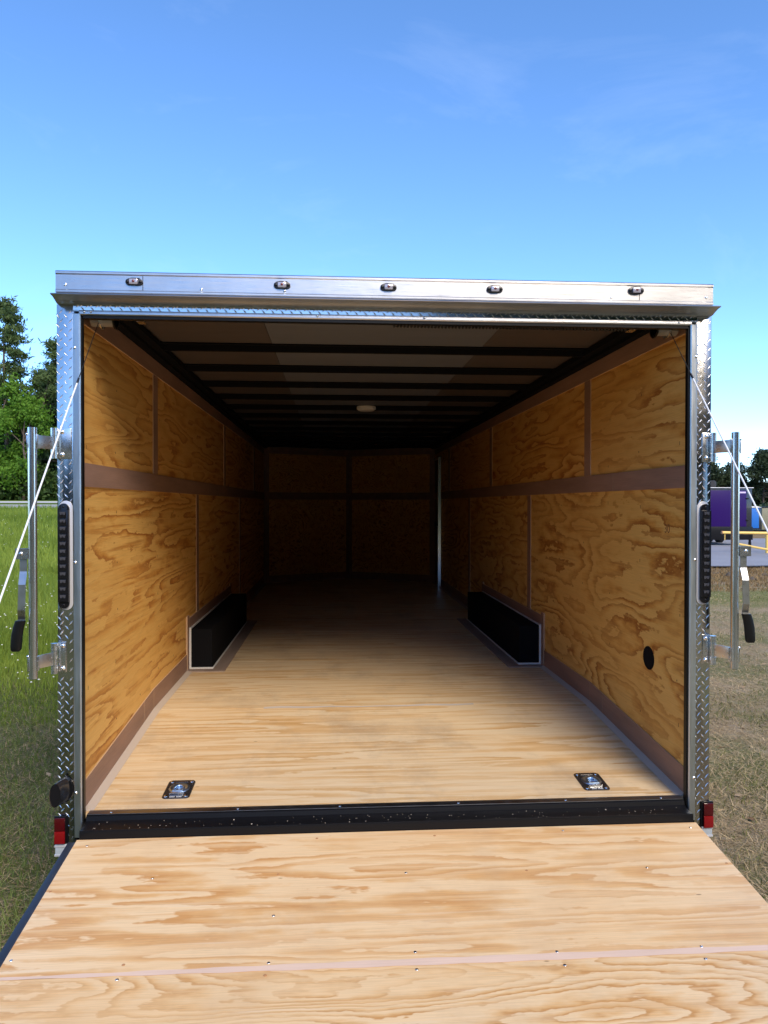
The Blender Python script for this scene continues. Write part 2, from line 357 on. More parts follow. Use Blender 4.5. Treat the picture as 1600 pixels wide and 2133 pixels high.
# short mown turf with dead thatch, left
P = scatter(75000, -1, -2.6, 5, .9, .65, 1.0); n = len(P)
blades('mown_grass', P, RNG.uniform(.02, .075, n), RNG.uniform(.0025, .005, n), RNG.uniform(.3, 1.5, n), MOWN, np.clip(clump(P, 3.1, .2, RNG.normal(.45, .22, n)), 0, 1))
P = scatter(50000, -1, -2.6, 5, .9, .65, 1.0); n = len(P)
blades('dry_thatch', P+[0, 0, .008], RNG.uniform(.03, .09, n), RNG.uniform(.002, .0045, n), RNG.uniform(1.15, 1.6, n), STRAW, np.clip(RNG.normal(.28, .2, n), 0, 1), 1.0)
# dry lot, right
P = scatter(130000, 1, -2.6, 11, .9, .65, 1.15); n = len(P)
blades('dry_thatch', P+[0, 0, .004], RNG.uniform(.03, .10, n), RNG.uniform(.002, .005, n), RNG.uniform(1.1, 1.6, n), STRAW, np.clip(clump(P, 2.3, .12, RNG.normal(.5, .24, n)), 0, 1), 1.0)
P = scatter(60000, 1, -2.6, 12.5, .9, .65, 1.1); k = RNG.random(len(P)) < np.clip(clump(P, 2.9, .40, .42)+.8*(np.abs(P[:, 1]-10.7) < 1.0), .03, 1); P = P[k]; n = len(P)
blades('sparse_grass', P, RNG.uniform(.015, .06, n), RNG.uniform(.0025, .006, n), RNG.uniform(.4, 1.5, n), OLIVE, np.clip(RNG.normal(.4, .25, n), 0, 1))
P = scatter(26000, 1, 11.3, 16.8, 2, .8); n = len(P)
blades('dry_thatch', P, RNG.uniform(.04, .12, n), RNG.uniform(.006, .014, n), RNG.uniform(.6, 1.5, n), leafmat('rusty_straw', (.14, .085, .04), (.36, .24, .10), .15, .8), RNG.random(n))
# white clover-like flowers among the meadow
P = np.concatenate([scatter(900, -1, 4.0, 12, 1.0, .75), scatter(600, -1, 12, 34, 2, .85)]); n = len(P); P[:, 2] += RNG.uniform(.10, .30, n)*sstep(2.5, 7, P[:, 1])+.04
r = RNG.uniform(.006, .014, n)*(1+P[:, 1]*.02); oct_ = np.array([(1, 0, 0), (0, 1, 0), (-1, 0, 0), (0, -1, 0), (0, 0, .7), (0, 0, -.4)])
V = (P[:, None, :]+oct_[None]*r[:, None, None]).reshape(-1, 3); o = (np.arange(n)*6)[:, None]
F = np.concatenate([o+f for f in ([0, 1, 4], [1, 2, 4], [2, 3, 4], [3, 0, 4], [1, 0, 5], [2, 1, 5], [3, 2, 5], [0, 3, 5])], 1).reshape(-1, 3)
np_mesh('meadow_flowers', V, F, mat('white_petal', (.78, .78, .72), .7), kind='stuff')
P = np.concatenate([scatter(220, 1, -1.5, 10, .9, .65), scatter(60, -1, -1.5, 3, .9, .65)]); P[:, 2] += .02
V, F, c = cards(P, .028, 1, (.0, .0, .004), 1.3); V[:, 2] = np.repeat(c[:, 2], 4)+(V[:, 2]-np.repeat(c[:, 2], 4))*.35
np_mesh('leaf_litter', V, F, leafmat('dead_leaf', (.17, .09, .04), (.50, .38, .24), .1, .8), tint=np.repeat(RNG.random(len(c)), 4), kind='stuff')
# dark clods on the right
b = MB()
for i in range(60):
    x = random.uniform(8.9, 12.4); y = random.uniform(13.4, 15.0)+.2*math.sin(x*3); r = random.uniform(.03, .11)
    q = [(x+r*math.cos(a)*random.uniform(.7, 1.3), y+r*math.sin(a)*random.uniform(.7, 1.3), -.01) for a in np.linspace(0, 2*math.pi, 7)[:-1]]
    b.add(q+[(x+random.uniform(-.3, .3)*r, y, r*random.uniform(.5, .9))], [(j, (j+1) % 6, 6) for j in range(6)])
b.build('soil_clods', stained('dark_soil', (.085, .07, .055), .4, .95), kind='stuff')
exec_after = []
# ------------------------------------------------------------------ trees
BARK = stained('bark', (.085, .062, .048), .35, .95, 2)
NEEDLE = leafmat('pine_needles', (.035, .065, .022), (.15, .20, .06), .3); LEAFB = leafmat('bright_leaves', (.06, .15, .012), (.20, .36, .04), .45)
LEAFD = leafmat('dark_leaves', (.022, .05, .012), (.085, .14, .03), .35); LEAFF = leafmat('far_leaves', (.02, .034, .016), (.06, .085, .035), .25)
def limb(b, p0, p1, r0, r1, n=6, sag=.0, seed=0):
    rr = random.Random(seed); p0 = Vector(p0); p1 = Vector(p1); L = (p1-p0).length; pts = []; rad = []
    for i in range(6):
        u = i/5; j = Vector((rr.uniform(-1, 1), rr.uniform(-1, 1), 0))*L*.025*(0 < i < 5)
        pts.append(p0.lerp(p1, u)+j+Vector((0, 0, -sag*math.sin(u*math.pi)*L))); rad.append(r0+(r1-r0)*u)
    b.tube(pts, rad, n, caps=False); return pts
def tree(name, x, y, h, kind, label, group, seed=1, lean=(0, 0), crown_w=3.5, bare=.45, m=None, dens=1.0, card=.2):
    rr = random.Random(seed); z0 = float(height(x, y)); root = empty(name, (x, y, z0), label, 'tree', group)
    b = MB(); top = Vector((lean[0], lean[1], h)); tr = limb(b, (0, 0, -.3), top*.97, h*.013+.06, .03, 8, 0, seed)
    cs = []
    if kind == 'pine':
        nb = int(34*dens)
        for i in range(nb):
            u = bare+(1-bare)*(i+rr.random())/nb; p = Vector((0, 0, 0)).lerp(top, u*.97); a = rr.uniform(0, 6.283)
            L = crown_w*(1.12-u)**.75*rr.uniform(.55, 1.15)*1.25; e = p+Vector((math.cos(a)*L, math.sin(a)*L, L*rr.uniform(-.05, .45)))
            q = limb(b, p, e, .05, .015, 4, .04, seed*100+i)
            for k in range(rr.randint(5, 8)):
                w = rr.uniform(.35, 1.0); cs.append(Vector(q[0]).lerp(e, w)+Vector((rr.uniform(-.6, .6), rr.uniform(-.6, .6), rr.uniform(-.1, .5))))
        for k in range(8): cs.append(top+Vector((rr.uniform(-.5, .5), rr.uniform(-.5, .5), rr.uniform(-1.0, .2))))
        V, F, c = cards(cs, card*1.25, 26, (.33, .33, .17), .5)
    else:
        nl = int(9*dens)
        lobes = []
        for i in range(nl):
            a = rr.uniform(0, 6.283); u = rr.uniform(bare, 1.0); rad = crown_w*math.sqrt(max(.05, 1-((u-.62)/.5)**2))*rr.uniform(.35, .85)
            p = Vector((math.cos(a)*rad, math.sin(a)*rad, h*u)); lobes.append(p); limb(b, Vector((0, 0, 0)).lerp(top, max(.2, u-.25)), p, .07, .02, 5, 0, seed*50+i)
        for p in lobes:
            for k in range(26):
                d = Vector((rr.gauss(0, 1), rr.gauss(0, 1), rr.gauss(0, .7))).normalized()*rr.uniform(.4, 1.0)*crown_w*.46
                cs.append(p+d)
        V, F, c = cards(cs, card, 26, (.34, .34, .26), 1.1)
    b.build('trunk', BARK, root, angle=80)
    rad = np.hypot(c[:, 0]-lean[0]*c[:, 2]/h, c[:, 1]-lean[1]*c[:, 2]/h)
    cl = RNG.normal(.45, .16, len(c))+.18*np.sin(c[:, 0]*1.9+seed)*np.cos(c[:, 2]*1.4+c[:, 1])
    np_mesh('crown', V, F, m or NEEDLE, root, tint=np.repeat(np.clip(cl, 0, 1), 4))
    return root
GL = 'trees across the road on the left'
tree('pine_tree', -33.4, 76, 20.3, 'pine', 'tallest pine across the road, its crown rising above every tree at the left edge', GL, 3, (0, 0), 3.7, .40, card=.22, dens=1.15)
tree('pine_tree', -31.3, 75, 16.2, 'pine', 'pine with a leaning forked trunk and airy crown, right of the tallest pine', GL, 7, (3.4, .5), 3.0, .58, card=.2, dens=.85)
tree('pine_tree', -28.3, 79, 12.2, 'pine', 'dark pine partly hidden behind the silver left post of the open trailer', GL, 12, (-.4, 0), 3.8, .35, card=.22, dens=1.2)
tree('broadleaf_tree', -33.0, 72.5, 11.6, 'leaf', 'bright green broadleaf tree below the tallest pine at the far left', GL, 21, (0, 0), 3.6, .22, LEAFB, 1.3, card=.17)
tree('broadleaf_tree', -30.3, 72, 8.8, 'leaf', 'smaller bright green broadleaf tree beside the trailer post, under the leaning pine', GL, 25, (.3, 0), 2.9, .2, LEAFB, 1.2, card=.16)
tree('broadleaf_tree', -31.8, 81, 10.5, 'leaf', 'dark broadleaf tree filling the gap behind the two bright green ones', GL, 31, (0, 0), 4.2, .15, LEAFD, 1.5, card=.2)
tree('broadleaf_tree', -35.8, 79, 13.0, 'leaf', 'dark broadleaf tree at the picture edge left of the tallest pine', GL, 37, (0, 0), 4.2, .15, LEAFD, 1.5, card=.2)
tree('broadleaf_tree', -27.0, 82, 11.5, 'leaf', 'dark broadleaf tree behind the dark pine near the left trailer post', GL, 41, (0, 0), 4.0, .15, LEAFD, 1.4, card=.2)
tree('pine_tree', -30.9, 78, 13.4, 'pine', 'shorter pine standing in the gap between the tallest pine and the leaning pine', GL, 45, (.2, 0), 3.0, .35, card=.2, dens=1.1)
tree('pine_tree', -39.0, 78, 18.0, 'pine', 'pine just beyond the left picture edge', GL, 43, (.5, 0), 4.2, .4, card=.24)
tree('pine_tree', -23.0, 80, 17.0, 'pine', 'pine hidden behind the open trailer on its left side', GL, 47, (.5, 0), 4.2, .4, card=.24)
GR_ = 'trees behind the parked trailers on the right'
tree('pine_tree', 55.3, 90, 8.4, 'pine', 'tall airy dark pine above the blue trailer at the right edge', GR_, 51, (-.4, 0), 2.9, .3, LEAFF, 1.2, card=.2)
tree('pine_tree', 53.2, 94, 6.9, 'pine', 'lower dark pine left of the tall airy pine, above the purple trailer corner', GR_, 53, (0, 0), 2.4, .3, LEAFF, 1.0, card=.2)
tree('broadleaf_tree', 49.6, 92, 6.9, 'leaf', 'rounded dark tree directly above the purple trailer roof', GR_, 57, (0, 0), 2.4, .2, LEAFF, 1.1, card=.17)
tree('broadleaf_tree', 47.0, 95, 6.2, 'leaf', 'rounded dark tree beside the right diamond plate post', GR_, 59, (0, 0), 2.4, .2, LEAFF, 1.1, card=.17)
tree('broadleaf_tree', 56.0, 82, 4.6, 'leaf', 'low fuller green tree in front of the tall airy pine at the right edge', GR_, 61, (0, 0), 2.3, .1, LEAFD, 1.2, card=.16)
tree('pine_tree', 59.5, 91, 9.5, 'pine', 'pine just beyond the right picture edge', GR_, 63, (0, 0), 3.2, .3, LEAFF, 1.1, card=.2)
def thicket(name, boxes, m, n, card):
    C = []
    for (x0, x1, y0, y1, h) in boxes:
        k = int(n*(x1-x0)/sum(q[1]-q[0] for q in boxes)); x = RNG.uniform(x0, x1, k); y = RNG.uniform(y0, y1, k)
        top = h*(.72+.28*np.sin(x*.8)*np.cos(x*.31+y*.4)); z = height(x, y)+top*RNG.random(k)**.8
        C.append(np.stack([x, y, z], -1))
    V, F, c = cards(np.concatenate(C), card, 1, (.3, .3, .3), 1.1)
    return np_mesh(name, V, F, m, tint=np.repeat(np.clip(RNG.normal(.4, .22, len(c)), 0, 1), 4), kind='stuff')
thicket('undergrowth', [(-48, -18, 71, 76, 3.6)], LEAFD, 26000, .24)
thicket('undergrowth', [(-50, -16, 84, 88, 12.5)], LEAFD, 30000, .40)
thicket('undergrowth', [(24, 70, 66, 72, 1.9)], LEAFF, 16000, .24)
thicket('far_wood', [(36, 80, 97, 103, 5.0)], LEAFF, 16000, .4)
thicket('far_wood', [(-18, 38, 104, 110, 9.5), (-110, -48, 80, 90, 9.0), (78, 130, 92, 102, 6.5)], LEAFF, 42000, .55)
thicket('far_wood', [(-75, 75, -52, -46, 13)], LEAFF, 36000, 1.1)
thicket('far_wood', [(5, 55, -39, -31, 20.5)], LEAFF, 40000, 1.15)

# ------------------------------------------------------------------ things on the right lot
def wheel(parent, x, y, z, r, w, name='wheel'):
    b = MB(); pr = [(r*.62, -w/2), (r*.9, -w/2), (r, -w*.36), (r, w*.36), (r*.9, w/2), (r*.62, w/2)]; n = 28
    vs = [(x+q[1], y+q[0]*math.cos(a), z+q[0]*math.sin(a)) for a in np.linspace(0, 2*math.pi, n+1)[:-1] for q in pr]
    fs = [(i*6+k, i*6+k+1, ((i+1) % n)*6+k+1, ((i+1) % n)*6+k) for i in range(n) for k in range(5)]
    b.add(vs, fs); t_ = b.build(name, TYRE, parent)
    c = MB(); c.cyl((x-w*.35, y, z), (x+w*.35, y, z), r*.63, 24); c.cyl((x-w*.42, y, z), (x+w*.42, y, z), r*.2, 12)
    for k in range(5):
        a = k*1.2566; c.box(x-w*.40, x+w*.40, y+r*.42*math.cos(a)-.02, y+r*.42*math.cos(a)+.02, z+r*.42*math.sin(a)-.02, z+r*.42*math.sin(a)+.02)
    c.build('rim', RIM, t_); return t_
pt = empty('box_trailer', (15.9, 27.0, 0), 'black box trailer with purple rear doors parked on the asphalt lot', 'trailer')
def rel(o, p): o.parent = p; o.location = Vector(o.location)-p.location; return o
def lp(b, name, m, root, **k):
    o = b.build(name, m, root, **k); o.location = -root.location; return o
X0, X1, Y0, Z0, Z1 = 14.75, 17.1, 27.0, .72, 2.39
lp(MB().box(X0, X1, Y0+.03, Y0+5.2, Z0, Z1), 'body', SKIN, pt, bevel=.02)
xm = 15.72
lp(MB().box(X0+.16, 16.84, Y0-.015, Y0+.03, .79, 2.29), 'rear_door', PURPLE, pt, bevel=.006)
for zz in (1.05, 1.95): lp(MB().box(16.80, 16.93, Y0-.03, Y0-.014, zz-.03, zz+.03), 'door_hinge', BLACK, pt, bevel=.004)
lp(MB().cyl((15.2, Y0-.05, .85), (15.2, Y0-.05, 2.25), .016, 10), 'lock_rod', ZINC, pt)
lp(MB().box(X0-.03, X1+.03, Y0-.04, Y0+5.23, 2.385, 2.41), 'roof_rail', WHITE, pt, bevel=.006)
lp(MB().box(X0, X1, Y0-.05, Y0+.3, .24, .785), 'rear_bumper', BLACK, pt, bevel=.01)
lp(MB().box(X0+.3, X1-.3, Y0+.3, Y0+5, .42, .70), 'chassis', BLACKM, pt)
for yy in (2.4, 3.3):
    for xx in (X0+.12, X1-.14): w_ = wheel(pt, xx, Y0+yy, .36, .36, .22); w_.location = -pt.location
for c in w_.children: pass
lp(MB().box(16.95, 17.02, Y0-.06, Y0+.02, .12, .55), 'stabiliser_jack', BLACK, pt); lp(MB().cyl((16.985, Y0-.02, .0), (16.985, Y0-.02, .14), .06, 12), 'jack_foot', BLACK, pt)
lp(MB().box(16.45, 16.80, Y0-.022, Y0-.016, 2.17, 2.235), 'door_sticker', mat('lilac_sticker', (.60, .50, .78), .4), pt)
st = empty('spare_tyre', (15.5, 27.6, 2.41), 'black spare tyre lying flat on the purple trailer roof', 'tyre')
b = MB(); pr = [(.16, .03), (.25, .0), (.31, .04), (.325, .13), (.31, .26), (.25, .30), (.16, .27)]; n = 28
b.add([(q[0]*math.cos(a), q[0]*math.sin(a), q[1]) for a in np.linspace(0, 2*math.pi, n+1)[:-1] for q in pr],
      [(i*7+k, i*7+(k+1) % 7, ((i+1) % n)*7+(k+1) % 7, ((i+1) % n)*7+k) for i in range(n) for k in range(7)]); b.build('tread', TYRE, st)
MB().cyl((0, 0, .10), (0, 0, .2), .17, 20).build('rim', RIM, st)
bt = empty('small_box_trailer', (23.7, 38, 0), 'small trailer with a bright blue end panel standing behind the purple one', 'trailer')
lp(MB().box(22.9, 24.0, 38.03, 41, .30, 1.53), 'body', SKIN, bt, bevel=.02); lp(MB().box(22.95, 23.86, 38.0, 38.03, .36, 1.49), 'end_panel', BLUEP, bt, bevel=.006)
lp(MB().prism([(22.88, 1.53), (24.02, 1.53), (23.75, 1.60), (23.1, 1.60)], 'Y', 37.97, 41), 'roof', WHITE, bt)
for xx in (22.98, 23.9): w_ = wheel(bt, xx, 39.5, .3, .3, .18); w_.location = -bt.location
tn = empty('storage_box_trailer', (25.5, 43, 0), 'long beige box trailer with a dark roof edge at the far right', 'trailer')
lp(MB().box(27.0, 32.5, 43.0, 45.4, .1, 1.5), 'body', TAN, tn, bevel=.02); lp(MB().box(26.95, 32.55, 42.96, 45.44, 1.5, 1.56), 'roof_edge', BLACK, tn)
for xx in (28.2, 31.4): w_ = wheel(tn, xx, 43.1, .3, .3, .18); w_.location = -tn.location
gt = empty('pipe_gate', (14.96, 22.4, 0), 'yellow steel pipe barrier gate with a hanging chain end', 'gate')
lp(MB().tube([(14.98, 22.4, -.1), (14.98, 22.4, .69)], .055, 12), 'post', YELLOW, gt)
lp(MB().tube([(13.33, 22.36, .725), (17.6, 22.36, .66)], .048, 12), 'top_bar', YELLOW, gt)
lp(MB().tube([(13.80, 22.30, .37), (13.84, 22.28, .33), (13.98, 22.2, .30), (14.4, 22.0, .21), (15.3, 21.6, .03), (15.9, 21.4, -.08)], .04, 10), 'brace', YELLOW, gt)
lp(MB().cyl((13.30, 22.36, .726), (13.335, 22.36, .725), .055, 12), 'end_cap', RUSTY, gt)
b = MB()
for k in range(5):
    z = .66-k*.045; a = 0 if k % 2 else math.pi/2
    pts = [(13.42+.018*math.cos(q)*math.cos(a), 22.36+.018*math.cos(q)*math.sin(a), z+.03*math.sin(q)) for q in np.linspace(0, 2*math.pi, 9)]
    b.tube(pts, .007, 5, caps=False)
lp(b, 'chain', YELLOW, gt)

# ================================================================== the cargo trailer
T = empty('cargo_trailer', (0, 0, 0), 'enclosed cargo trailer with diamond plate posts, rear ramp lowered, bare plywood inside', 'trailer')
HW, FZ, CZ, NY, AY = 1.225, .585, 2.53, 7.75, 8.45            # inner half width, floor, ceiling, nose corner, nose apex
def fz(y): return .497+(FZ-.497)*min(1, max(0, (y-.0)/1.2))
# --- outer shell
MB().box(-1.292, -HW-.004, .005, NY, .40, 2.585).build('side_wall', SKIN, T); MB().box(HW+.004, 1.292, .005, NY, .40, 2.585).build('side_wall', SKIN, T)
MB().prism([(-1.292, NY), (1.292, NY), (.3, AY+.55), (-.3, AY+.55)], 'Z', .40, .46).prism([(-1.292, NY), (-1.225, NY), (0, AY+.02), (1.225, NY), (1.292, NY), (.05, AY+.10), (-.05, AY+.10)], 'Z', .46, 2.585).build('nose_shell', SKIN, T)
MB().prism([(-1.292, -.02), (1.292, -.02), (1.292, NY), (.05, AY+.1), (-.05, AY+.1), (-1.292, NY)], 'Z', 2.5855, 2.592).build('roof', mat('roof_skin', (.6, .6, .6), .4, .6), T)
MB().box(-1.2, 1.2, .1, NY, .30, .44).build('chassis', BLACKM, T)
for yy in (2.75, 3.65):
    for s in (-1, 1): wheel(T, s*1.20, yy, .35, .35, .21)
for s in (-1, 1): MB().tube([(s*1.32, 2.28, .42), (s*1.32, 2.5, .76), (s*1.32, 3.9, .76), (s*1.32, 4.12, .42)], .04, 8).build('fender', ALUM, T)
# --- floor: 8 ft sheets laid across, the last one dropping to the sill
FL = MB().prism([(.02, .42), (NY, .42), (NY, FZ-.02), (1.2, FZ-.02), (.02, .477)], 'X', -HW, HW).build('floor_deck', BLACKM, T)
def floor_sheet(y0, y1, nose=False):
    b = MB(); g = .0030
    if nose: b.prism([(-HW, y0), (HW, y0), (0, AY)], 'Z', FZ-.018, FZ)
    else: b.prism([(y0+g, fz(y0)-.018), (y1-g, fz(y1)-.018), (y1-g, fz(y1)), (y0+g, fz(y0))], 'X', -HW+.002, HW-.002)
    return b.build('plywood_sheet', FLOORW, FL, smooth=False)
ysplit = [.03, 1.2, 2.44, 3.66, 4.88, 6.1, 7.3, NY]
for a_, b_ in zip(ysplit, ysplit[1:]): floor_sheet(a_, b_)
floor_sheet(NY, AY, True)
MB().add([(x, 1.2+y+.004*math.sin(x*9)+.006*math.sin(x*23+1), fz(1.2)+z+.0012) for x in np.linspace(-.62, .55, 26) for (y, z) in ((-.012*abs(math.sin(x*4.2+1))-.002, -.0006), (.022*abs(math.sin(x*3.1)), 0.0))],
        [(2*i, 2*i+2, 2*i+3, 2*i+1) for i in range(25)]).build('filler_smear', mat('wood_filler', (.56, .50, .44), .7), FL)
# --- side linings
MAUVE2 = [MAUVE, RAWEDGE]; COVE = mat('cove_trim_grey', (.50, .41, .33), .65, spec=.2)
def strip(parent, name, s, y0, y1, z0a, z1a, z0b=None, z1b=None, d=.006, mats=None, off=0.0):
    """flat board on a side wall; raw pale edges"""
    z0b = z0a if z0b is None else z0b; z1b = z1a if z1b is None else z1b
    a, c = s*(HW-off), s*(HW-off-d)
    b = MB(); v = [(a, y0, z0a), (a, y1, z0b), (a, y1, z1b), (a, y0, z1a), (c, y0, z0a), (c, y1, z0b), (c, y1, z1b), (c, y0, z1a)]
    b.add(v, [(0, 1, 2, 3), (4, 5, 6, 7)], 0); b.add(v, [(0, 1, 5, 4), (1, 2, 6, 5), (2, 3, 7, 6), (3, 0, 4, 7)], 1)
    bm_ = b.build(name, mats or MAUVE2, parent, smooth=False); return bm_
for s in (-1, 1):
    WL = MB().box(min(s*HW, s*(HW+.0035)), max(s*HW, s*(HW+.0035)), .03, NY, .44, CZ).build('wall_lining', MAUVE, T)
    up = [.05, 1.26, 3.9, 6.4, NY-.02]; lo = [.05, 2.54, 5.0, 7.1 if s > 0 else NY-.02]
    for y0, y1 in zip(up, up[1:]):
        strip(WL, 'plywood_panel', s, y0, y1-.002, 1.872, 2.425, d=.004, mats=[WALLU, RAWEDGE])
    for y0, y1 in zip(lo, lo[1:]):
        za, zb = fz(y0)+.05, fz(y1)+.05
        if y0 < 1: 
            p = strip(WL, 'plywood_panel', s, y0, 1.2, za, 1.79, fz(1.2)+.05, 1.79, d=.004, mats=[WALLR if s > 0 else WALLW, RAWEDGE]); 
            me = p.data; bm = bmesh.new(); bm.from_mesh(me)
            # one sheet: extend the cut corner piece on to the next seam
            q = MB(); a, c = s*HW, s*(HW-.004); zz = fz(1.2)+.05
            v = [(a, y0, za), (a, 1.2, zz), (a, y1-.002, zz), (a, y1-.002, 1.79), (a, y0, 1.79)]; v += [(c, k[1], k[2]) for k in v]
            bm.free(); me.clear_geometry()
            me.from_pydata(v, [], [(0, 1, 2, 3, 4), (9, 8, 7, 6, 5)]+[(i, (i+1) % 5, (i+1) % 5+5, i+5) for i in range(5)])
            for pl in me.polygons: pl.material_index = 0 if abs(pl.normal.x) > .9 else 1
            if s < 0:
                pass
        else: strip(WL, 'plywood_panel', s, y0, y1-.002, za, 1.79, zb, 1.79, d=.004, mats=[WALLR if s > 0 else WALLW, RAWEDGE])
    # cover strips stand proud of the sheets
    jm = .86 if s > 0 else 3.0
    strip(WL, 'cover_strip', s, .05, jm, 1.778, 1.872, d=.010); strip(WL, 'cover_strip', s, jm+.003, NY-.02, 1.778, 1.872, d=.010)
    strip(WL, 'cover_strip', s, .05, 3.9, 2.418, CZ-.02, d=.010); strip(WL, 'cover_strip', s, 3.904, NY-.02, 2.418, CZ-.02, d=.010)
    for y in (1.26, 3.9, 6.4): strip(WL, 'batten', s, y-.05, y+.05, 1.874, 2.416, d=.0095)
    for y in (2.54, 5.0): strip(WL, 'batten', s, y-.045, y+.045, .87 if y < 4 else FZ+.115, 1.776, d=.0095)
    jb = 1.0
    strip(WL, 'base_strip', s, .05, jb, fz(.05), fz(.05)+.115, fz(jb), fz(jb)+.115, d=.010)
    strip(WL, 'base_strip', s, jb+.003, 1.2, fz(jb), fz(jb)+.115, fz(1.2), fz(1.2)+.115, d=.010)
    strip(WL, 'base_strip', s, 1.203, 2.13, FZ, FZ+.115, d=.010); strip(WL, 'base_strip', s, 4.29, NY-.02, FZ, FZ+.115, d=.010)
    i_, o_ = s*(HW-.0105), s*(HW-.045)
    for (y0, y1) in ((.05, 1.2), (1.2, 2.13), (4.29, NY-.02)):
        b = MB()
        v = [(i_, y0, fz(y0)+.001), (o_, y0, fz(y0)+.001), (i_, y0, fz(y0)+.010), (i_, y1, fz(y1)+.001), (o_, y1, fz(y1)+.001), (i_, y1, fz(y1)+.010)]
        b.add(v, [(0, 1, 2), (3, 5, 4), (0, 3, 4, 1), (1, 4, 5, 2), (0, 2, 5, 3)])
        b.build('cove_trim', COVE, WL, smooth=False)
    b = MB()
    for (ya, yb, za, zb) in ((.1, 1.2, 1.92, 2.40), (1.35, 3.8, 1.92, 2.40), (.1, 2.45, .72, 1.74), (2.65, 4.9, .92, 1.74)):
        for y in np.arange(ya+.02, yb, .405):
            for z in np.arange(za+.03, zb, .23):
                if random.random() < .25: continue
                y_, z_ = y+random.uniform(-.02, .02), z+random.uniform(-.05, .05); w, h = random.choice([(.0016, .006), (.0022, .004), (.0012, .008)])
                b.box(min(s*(HW-.0039), s*(HW-.0046)), max(s*(HW-.0039), s*(HW-.0046)), y_-w, y_+w, z_-h, z_+h)
    b.build('nail_marks', mat('nail_mark', (.045, .025, .015), .7), WL, smooth=False, kind='stuff')
    # rear jamb liner
    MB().box(min(s*(HW-.012), s*(HW-.002)), max(s*(HW-.012), s*(HW-.002)), .028, .05, fz(0), 2.43).build('jamb_liner', stained('jamb_liner_wood', (.40, .27, .21), .2, .6, 2), WL)
    # wheel box with trim boards
    WB = MB().box(min(s*1.06, s*(HW-.004)), max(s*1.06, s*(HW-.004)), 2.2, 4.22, FZ, .86).build('wheel_box', BLACKM, T, bevel=.006)
    strip(WB, 'trim_board', s, 2.132, 2.198, FZ, .955, d=.013); strip(WB, 'trim_board', s, 2.20, 4.22, .862, .935, d=.013)
    strip(WB, 'trim_board', s, 4.222, 4.288, FZ, .955, d=.013)
    for (x0, x1, y0, y1) in ((.965, 1.058, 2.2, 4.30), (.965, HW-.012, 2.115, 2.198)):
        b = MB(); b.box(min(s*x0, s*x1), max(s*x0, s*x1), y0, y1, FZ+.0005, FZ+.007); b.build('trim_board', MAUVEF, WB, smooth=False)
    b = MB(); e = .012
    b.box(min(s*1.053, s*(HW-.014)), max(s*1.053, s*(HW-.014)), 2.188, 2.201, FZ+.007, FZ+.016); b.box(min(s*(HW-.026), s*(HW-.0135)), max(s*(HW-.026), s*(HW-.0135)), 2.190, 2.1995, FZ+.016, .87)
    b.box(min(s*(HW-.026), s*(HW-.0135)), max(s*(HW-.026), s*(HW-.0135)), 2.2005, 4.22, .861, .868); b.box(min(s*1.05, s*1.059), max(s*1.05, s*1.059), 2.202, 4.22, FZ+.007, FZ+.013)
    b.build('edge_bead', mat('bead_white', (.62, .60, .56), .5), WB, smooth=False)
    if s > 0:
        n_ = 32; b = MB(); c = MB()
        el = [(.422+.061*math.cos(a), .998+.054*math.sin(a)) for a in np.linspace(0, 2*math.pi, n_+1)[:-1]]
        b.prism(el, 'X', HW-.0055, HW-.003); b.build('vent_hole', BLACKM, WL)
        cu = bpy.data.curves.new('grade_stamp', 'FONT'); cu.body = '30'; cu.size = .055; cu.extrude = .0001; cu.align_x = 'CENTER'
        cu.materials.append(mat('stamp_ink', (.22, .10, .035), .7))
        tmp = bpy.data.objects.new('grade_stamp_curve', cu); COL.objects.link(tmp); dg = bpy.context.evaluated_depsgraph_get(); sm_ = bpy.data.meshes.new_from_object(tmp.evaluated_get(dg))
        bpy.data.objects.remove(tmp); so = bpy.data.objects.new('grade_stamp', sm_); COL.objects.link(so); so.parent = WL
        so.matrix_local = Matrix(((0, 0, -1, HW-.0048), (-1, 0, 0, .235), (0, 1, 0, 1.585), (0, 0, 0, 1)))
        # side door in the front part of the right wall
        SD = MB().box(HW-.006, HW-.002, 7.16, 7.72, FZ+.01, 2.33).build('side_door', stained('door_lining', (.10, .085, .08), .2), T)
        MB().prism([(HW-.046, 7.1295), (HW-.008, 7.1250), (HW-.008, 7.15), (HW-.046, 7.15)], 'Z', FZ-.005, 2.35).build('door_edge', mat('door_edge_metal', (.92, .90, .84), .16, 1), SD, smooth=False)
        MB().box(HW-.03, HW-.008, 7.15, 7.72, 2.335, 2.352).build('door_edge', ALUM, SD)
        MB().box(HW-.05, HW-.008, 7.40, 7.52, 1.40, 1.46).build('door_latch', BLACK, SD)
    else:
        for (y, z) in ((.62, 1.93), (1.9, 1.90)): pass
